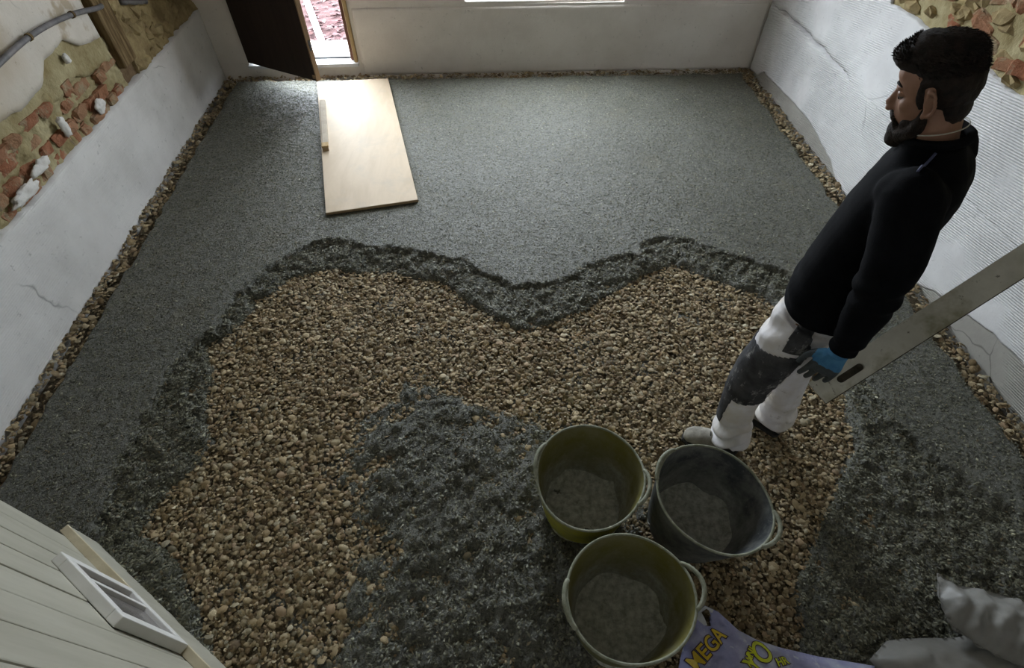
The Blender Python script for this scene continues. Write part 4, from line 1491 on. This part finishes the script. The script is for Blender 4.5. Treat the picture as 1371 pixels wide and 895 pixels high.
for s, dx in ((1, 0.0), (-1, -0.085)):
    def knee(V, s=s, dx=dx):
        x, y, z = V.T
        c_ = np.interp(z, [0.3, 0.5, 0.9], [0.074, 0.078, 0.02]) + dx * np.interp(z, [0.3, 0.9], [1.3, 0.2])
        front = x - c_
        side = (y * s > 0.015)
        return side & (z > 0.415 + 0.25 * np.maximum(-front, 0)) & (z < 0.765 - 0.4 * front) & (front > -0.075) & (y * s > 0.05 - 0.8 * (front + 0.02))

    def shin(V, s=s, dx=dx):
        x, y, z = V.T
        c_ = np.interp(z, [0.1, 0.3, 0.5], [0.050, 0.074, 0.078]) + dx * np.interp(z, [0.1, 0.9], [1.35, 0.2])
        return (y * s > 0.03) & (z > 0.235) & (z < 0.45) & (x - c_ > 0.022 + 0.05 * (0.45 - z)) 
    patch('knee_pad', tm, knee, 0.005, M['pad'], trousers)
    patch('shin_panel', tm, shin, 0.003, M['pad'], trousers)
    patch('holster_pocket', tm, lambda V, s=s: (V[:, 1] * s > 0.10) & (V[:, 2] > 0.80) & (V[:, 2] < 0.93) & (V[:, 0] < 0.040) & (V[:, 0] > -0.02 - 0.3 * (0.9 - V[:, 2])), 0.007, M['pad'], trousers)

# --- boots
for s in SIDE:
    h, t = np.array(FOOT[s][0]), np.array(FOOT[s][1])
    L_ = np.linalg.norm(t - h)
    ang = math.atan2(*(t - h)[::-1])
    R_ = np.array([[math.cos(ang), -math.sin(ang), 0], [math.sin(ang), math.cos(ang), 0], [0, 0, 1]])
    mv = lambda vf: ([tuple(R_ @ np.array(p) + np.array([h[0], h[1], 0])) for p in vf[0]], vf[1])
    rings = []
    for q, hw_, ht in ((0.0, 0.026, 0.075), (0.06, 0.036, 0.105), (0.22, 0.038, 0.115), (0.36, 0.038, 0.100), (0.52, 0.042, 0.078), (0.70, 0.048, 0.066), (0.85, 0.046, 0.058), (0.95, 0.034, 0.046), (1.0, 0.016, 0.034)):
        th = np.linspace(0, 2 * np.pi, 20, endpoint=False)
        cz = 0.018 + ht / 2
        rings.append(np.stack([np.full(20, q * L_), np.cos(th) * hw_, cz + np.sin(th) * ht / 2], 1))
    up_ = loft(rings)
    ankle = tube([(0.07, 0, 0.07), (0.060, 0, 0.14)], [0.046, 0.047], 16)
    bo = fuse('boot', add(mv(up_), mv(ankle)), 0.005, 3)
    boot = put('boot', bo, M['boot'], person)
    sole = loft([np.array([(q * L_, w, z) for q, w in ((0, .018), (.05, .034), (.3, .036), (.55, .043), (.75, .049), (.9, .042), (1.01, .016), (1.01, -.016), (.9, -.042), (.75, -.046), (.55, -.038), (.3, -.034), (.05, -.034), (0, -.018))]) for z in (0.0, 0.022)])
    obj('sole', *mv(sole), M['boot_sole'], boot)
    for q in (0.40, 0.48, 0.56):
        z0 = 0.022 + np.interp(q, [0.36, 0.52, 0.70], [0.100, 0.078, 0.066])
        obj('lace', *mv(tube([(q * L_, -0.026, z0 - 0.018), (q * L_ + 0.004, 0, z0 - 0.001), (q * L_, 0.026, z0 - 0.018)], 0.0028, 6)), M['boot_sole'], boot, True)

# --- gloves
for s in SIDE:
    w, a, b, c_ = HANDS[s]
    gm = fuse('glove', add(*hand_shapes(w, a, b, c_, 0.34, 1.0, 0.0104, 1.14), tube([np.array(w) - a * 0.035, np.array(w) + a * 0.012], [0.034, 0.032], 16)), 0.0030, 2)
    gm.materials.append(M['glove_blue'])
    gm.materials.append(M['glove_grey'])
    V = coords(gm)
    rel_ = V - np.array(w)
    dpos, fpos = rel_ @ a, rel_ @ b
    lim = 0.078 + 0.010 * fbm(V[:, 0] * 3, V[:, 2] * 3, 20, 2, 181)
    grey = (dpos > lim) | (fpos > 0.052) | ((rel_ @ c_) < -0.020)
    mi = np.array([1 if sum(grey[i] for i in p.vertices) >= 3 else 0 for p in gm.polygons], np.int32)
    gm.polygons.foreach_set('material_index', mi)
    gl = put('glove', gm, None, person)

# --- hair, beard, brows, eyes, chain
hp = [head(v) for v in (ell((0.008, 0, 0.084), (0.086, 0.069, 0.056), 24, 16), ell((-0.022, 0, 0.030), (0.064, 0.0750, 0.080), 24, 16), ell((0.062, 0, 0.092), (0.044, 0.054, 0.032), 20, 14),
                        ell((-0.002, 0, 0.048), (0.076, 0.0755, 0.056), 24, 16), ell((-0.034, 0, -0.030), (0.036, 0.055, 0.050)), ell((0.034, 0, 0.098), (0.058, 0.060, 0.042), 20, 14))]
for s in SIDE:
    hp.append(head(ell((0.022, s * 0.0645, 0.012), (0.012, 0.0068, 0.034))))
hm = fuse('hair', add(*hp), 0.0040, 3)
disp(hm, lambda V: 0.0035 * fbm(V[:, 0] + V[:, 1], V[:, 2] - V[:, 1], 40, 3, 191) + 0.002)
V, N = coords(hm), normals(hm)
rr = np.random.default_rng(77)
ca_, sa_ = math.cos(HA), math.sin(HA)
hx = (V[:, 0] - HC[0]) * ca_ - (V[:, 2] - HC[2]) * sa_
hz = (V[:, 0] - HC[0]) * sa_ + (V[:, 2] - HC[2]) * ca_
cand = np.where((hz > 0.055) & (N[:, 2] > -0.3))[0]
sel = rr.choice(cand, 4200)
TV, TF = [], []
back = np.array([-0.75 * ca_, 0, 0.75 * sa_])
for i in sel:
    l = rr.uniform(0.008, 0.018) * (0.75 if hx[i] > 0.04 else 0.8)
    d_ = unit(N[i] * 0.55 + np.array([-0.9 if hx[i] < 0.06 else 0.10, rr.normal(0, .3), (-0.15 if hx[i] < 0.06 else 0.35) + rr.normal(0, .2)]))
    p = V[i] - N[i] * 0.003
    sd = unit(np.cross(d_, N[i] + 1e-3)) * 0.0022
    k = len(TV)
    TV += [p - sd, p + sd, p + N[i] * 0.003, p + d_ * l]
    TF += [[k, k + 1, k + 3], [k + 1, k + 2, k + 3], [k + 2, k, k + 3]]
hair = put('hair', hm, M['hair'], person)
ht = obj('hair_strands', TV, TF, M['hair'], hair)
ht['kind'] = 'stuff'
bp = [head(v) for v in (ell((0.058, 0, -0.094), (0.040, 0.040, 0.036), 20, 14), ell((0.072, 0, -0.114), (0.030, 0.031, 0.028), 18, 12), tube([(0.084, -0.024, -0.056), (0.0925, 0, -0.047), (0.084, 0.024, -0.056)], [0.0055, 0.0070, 0.0055], 10))]
for s in SIDE:
    bp.append(head(tube(spline([(0.012, s * 0.061, -0.020), (0.016, s * 0.060, -0.050), (0.032, s * 0.050, -0.080), (0.058, s * 0.026, -0.098)], 5), np.interp(np.linspace(0, 1, 16), [0, .3, 1], [0.006, 0.014, 0.026]), 12)))
    bp.append(head(ell((0.028, s * 0.0435, -0.068), (0.038, 0.0155, 0.026))))
    bp.append(head(tube([(0.083, s * 0.024, -0.055), (0.078, s * 0.030, -0.070), (0.068, s * 0.030, -0.090)], [0.0045, 0.006, 0.010], 10)))
bmesh_ = fuse('beard', add(*bp), 0.0035, 2)
disp(bmesh_, lambda V: 0.002 * fbm(V[:, 0] + V[:, 1], V[:, 2] - V[:, 1], 60, 3, 195))
put('beard', bmesh_, M['beard'], person)
for s in SIDE:
    put('eyebrow', fuse('eyebrow', head(tube(spline([(0.082, s * 0.012, 0.028), (0.082, s * 0.028, 0.033), (0.070, s * 0.046, 0.027)], 4), [0.003, .004, .0045, .005, .005, .0045, .004, .003, .002], 8)), 0.002, 1), M['beard'], person)
    eye = obj('eye', *head(ell((0.067, s * 0.030, 0.004), (0.012, 0.013, 0.011))), M['eye_white'], person, True)
    obj('upper_eyelid', *head(ell((0.0675, s * 0.030, 0.0085), (0.0135, 0.0155, 0.0095))), M['skin'], eye, True)
    obj('iris', *head(ell((0.0765, s * 0.030, 0.000), (0.0030, 0.0070, 0.0065), 12, 8)), M['hair'], eye, True)
ch = [(0.016 + 0.064 * math.cos(a), 0.066 * math.sin(a), 1.556 - 0.026 * math.cos(a)) for a in np.linspace(0, 2 * np.pi, 49)]
obj('neck_chain', *tube(ch, 0.0016, 6, cap=False), M['silver'], person, True)
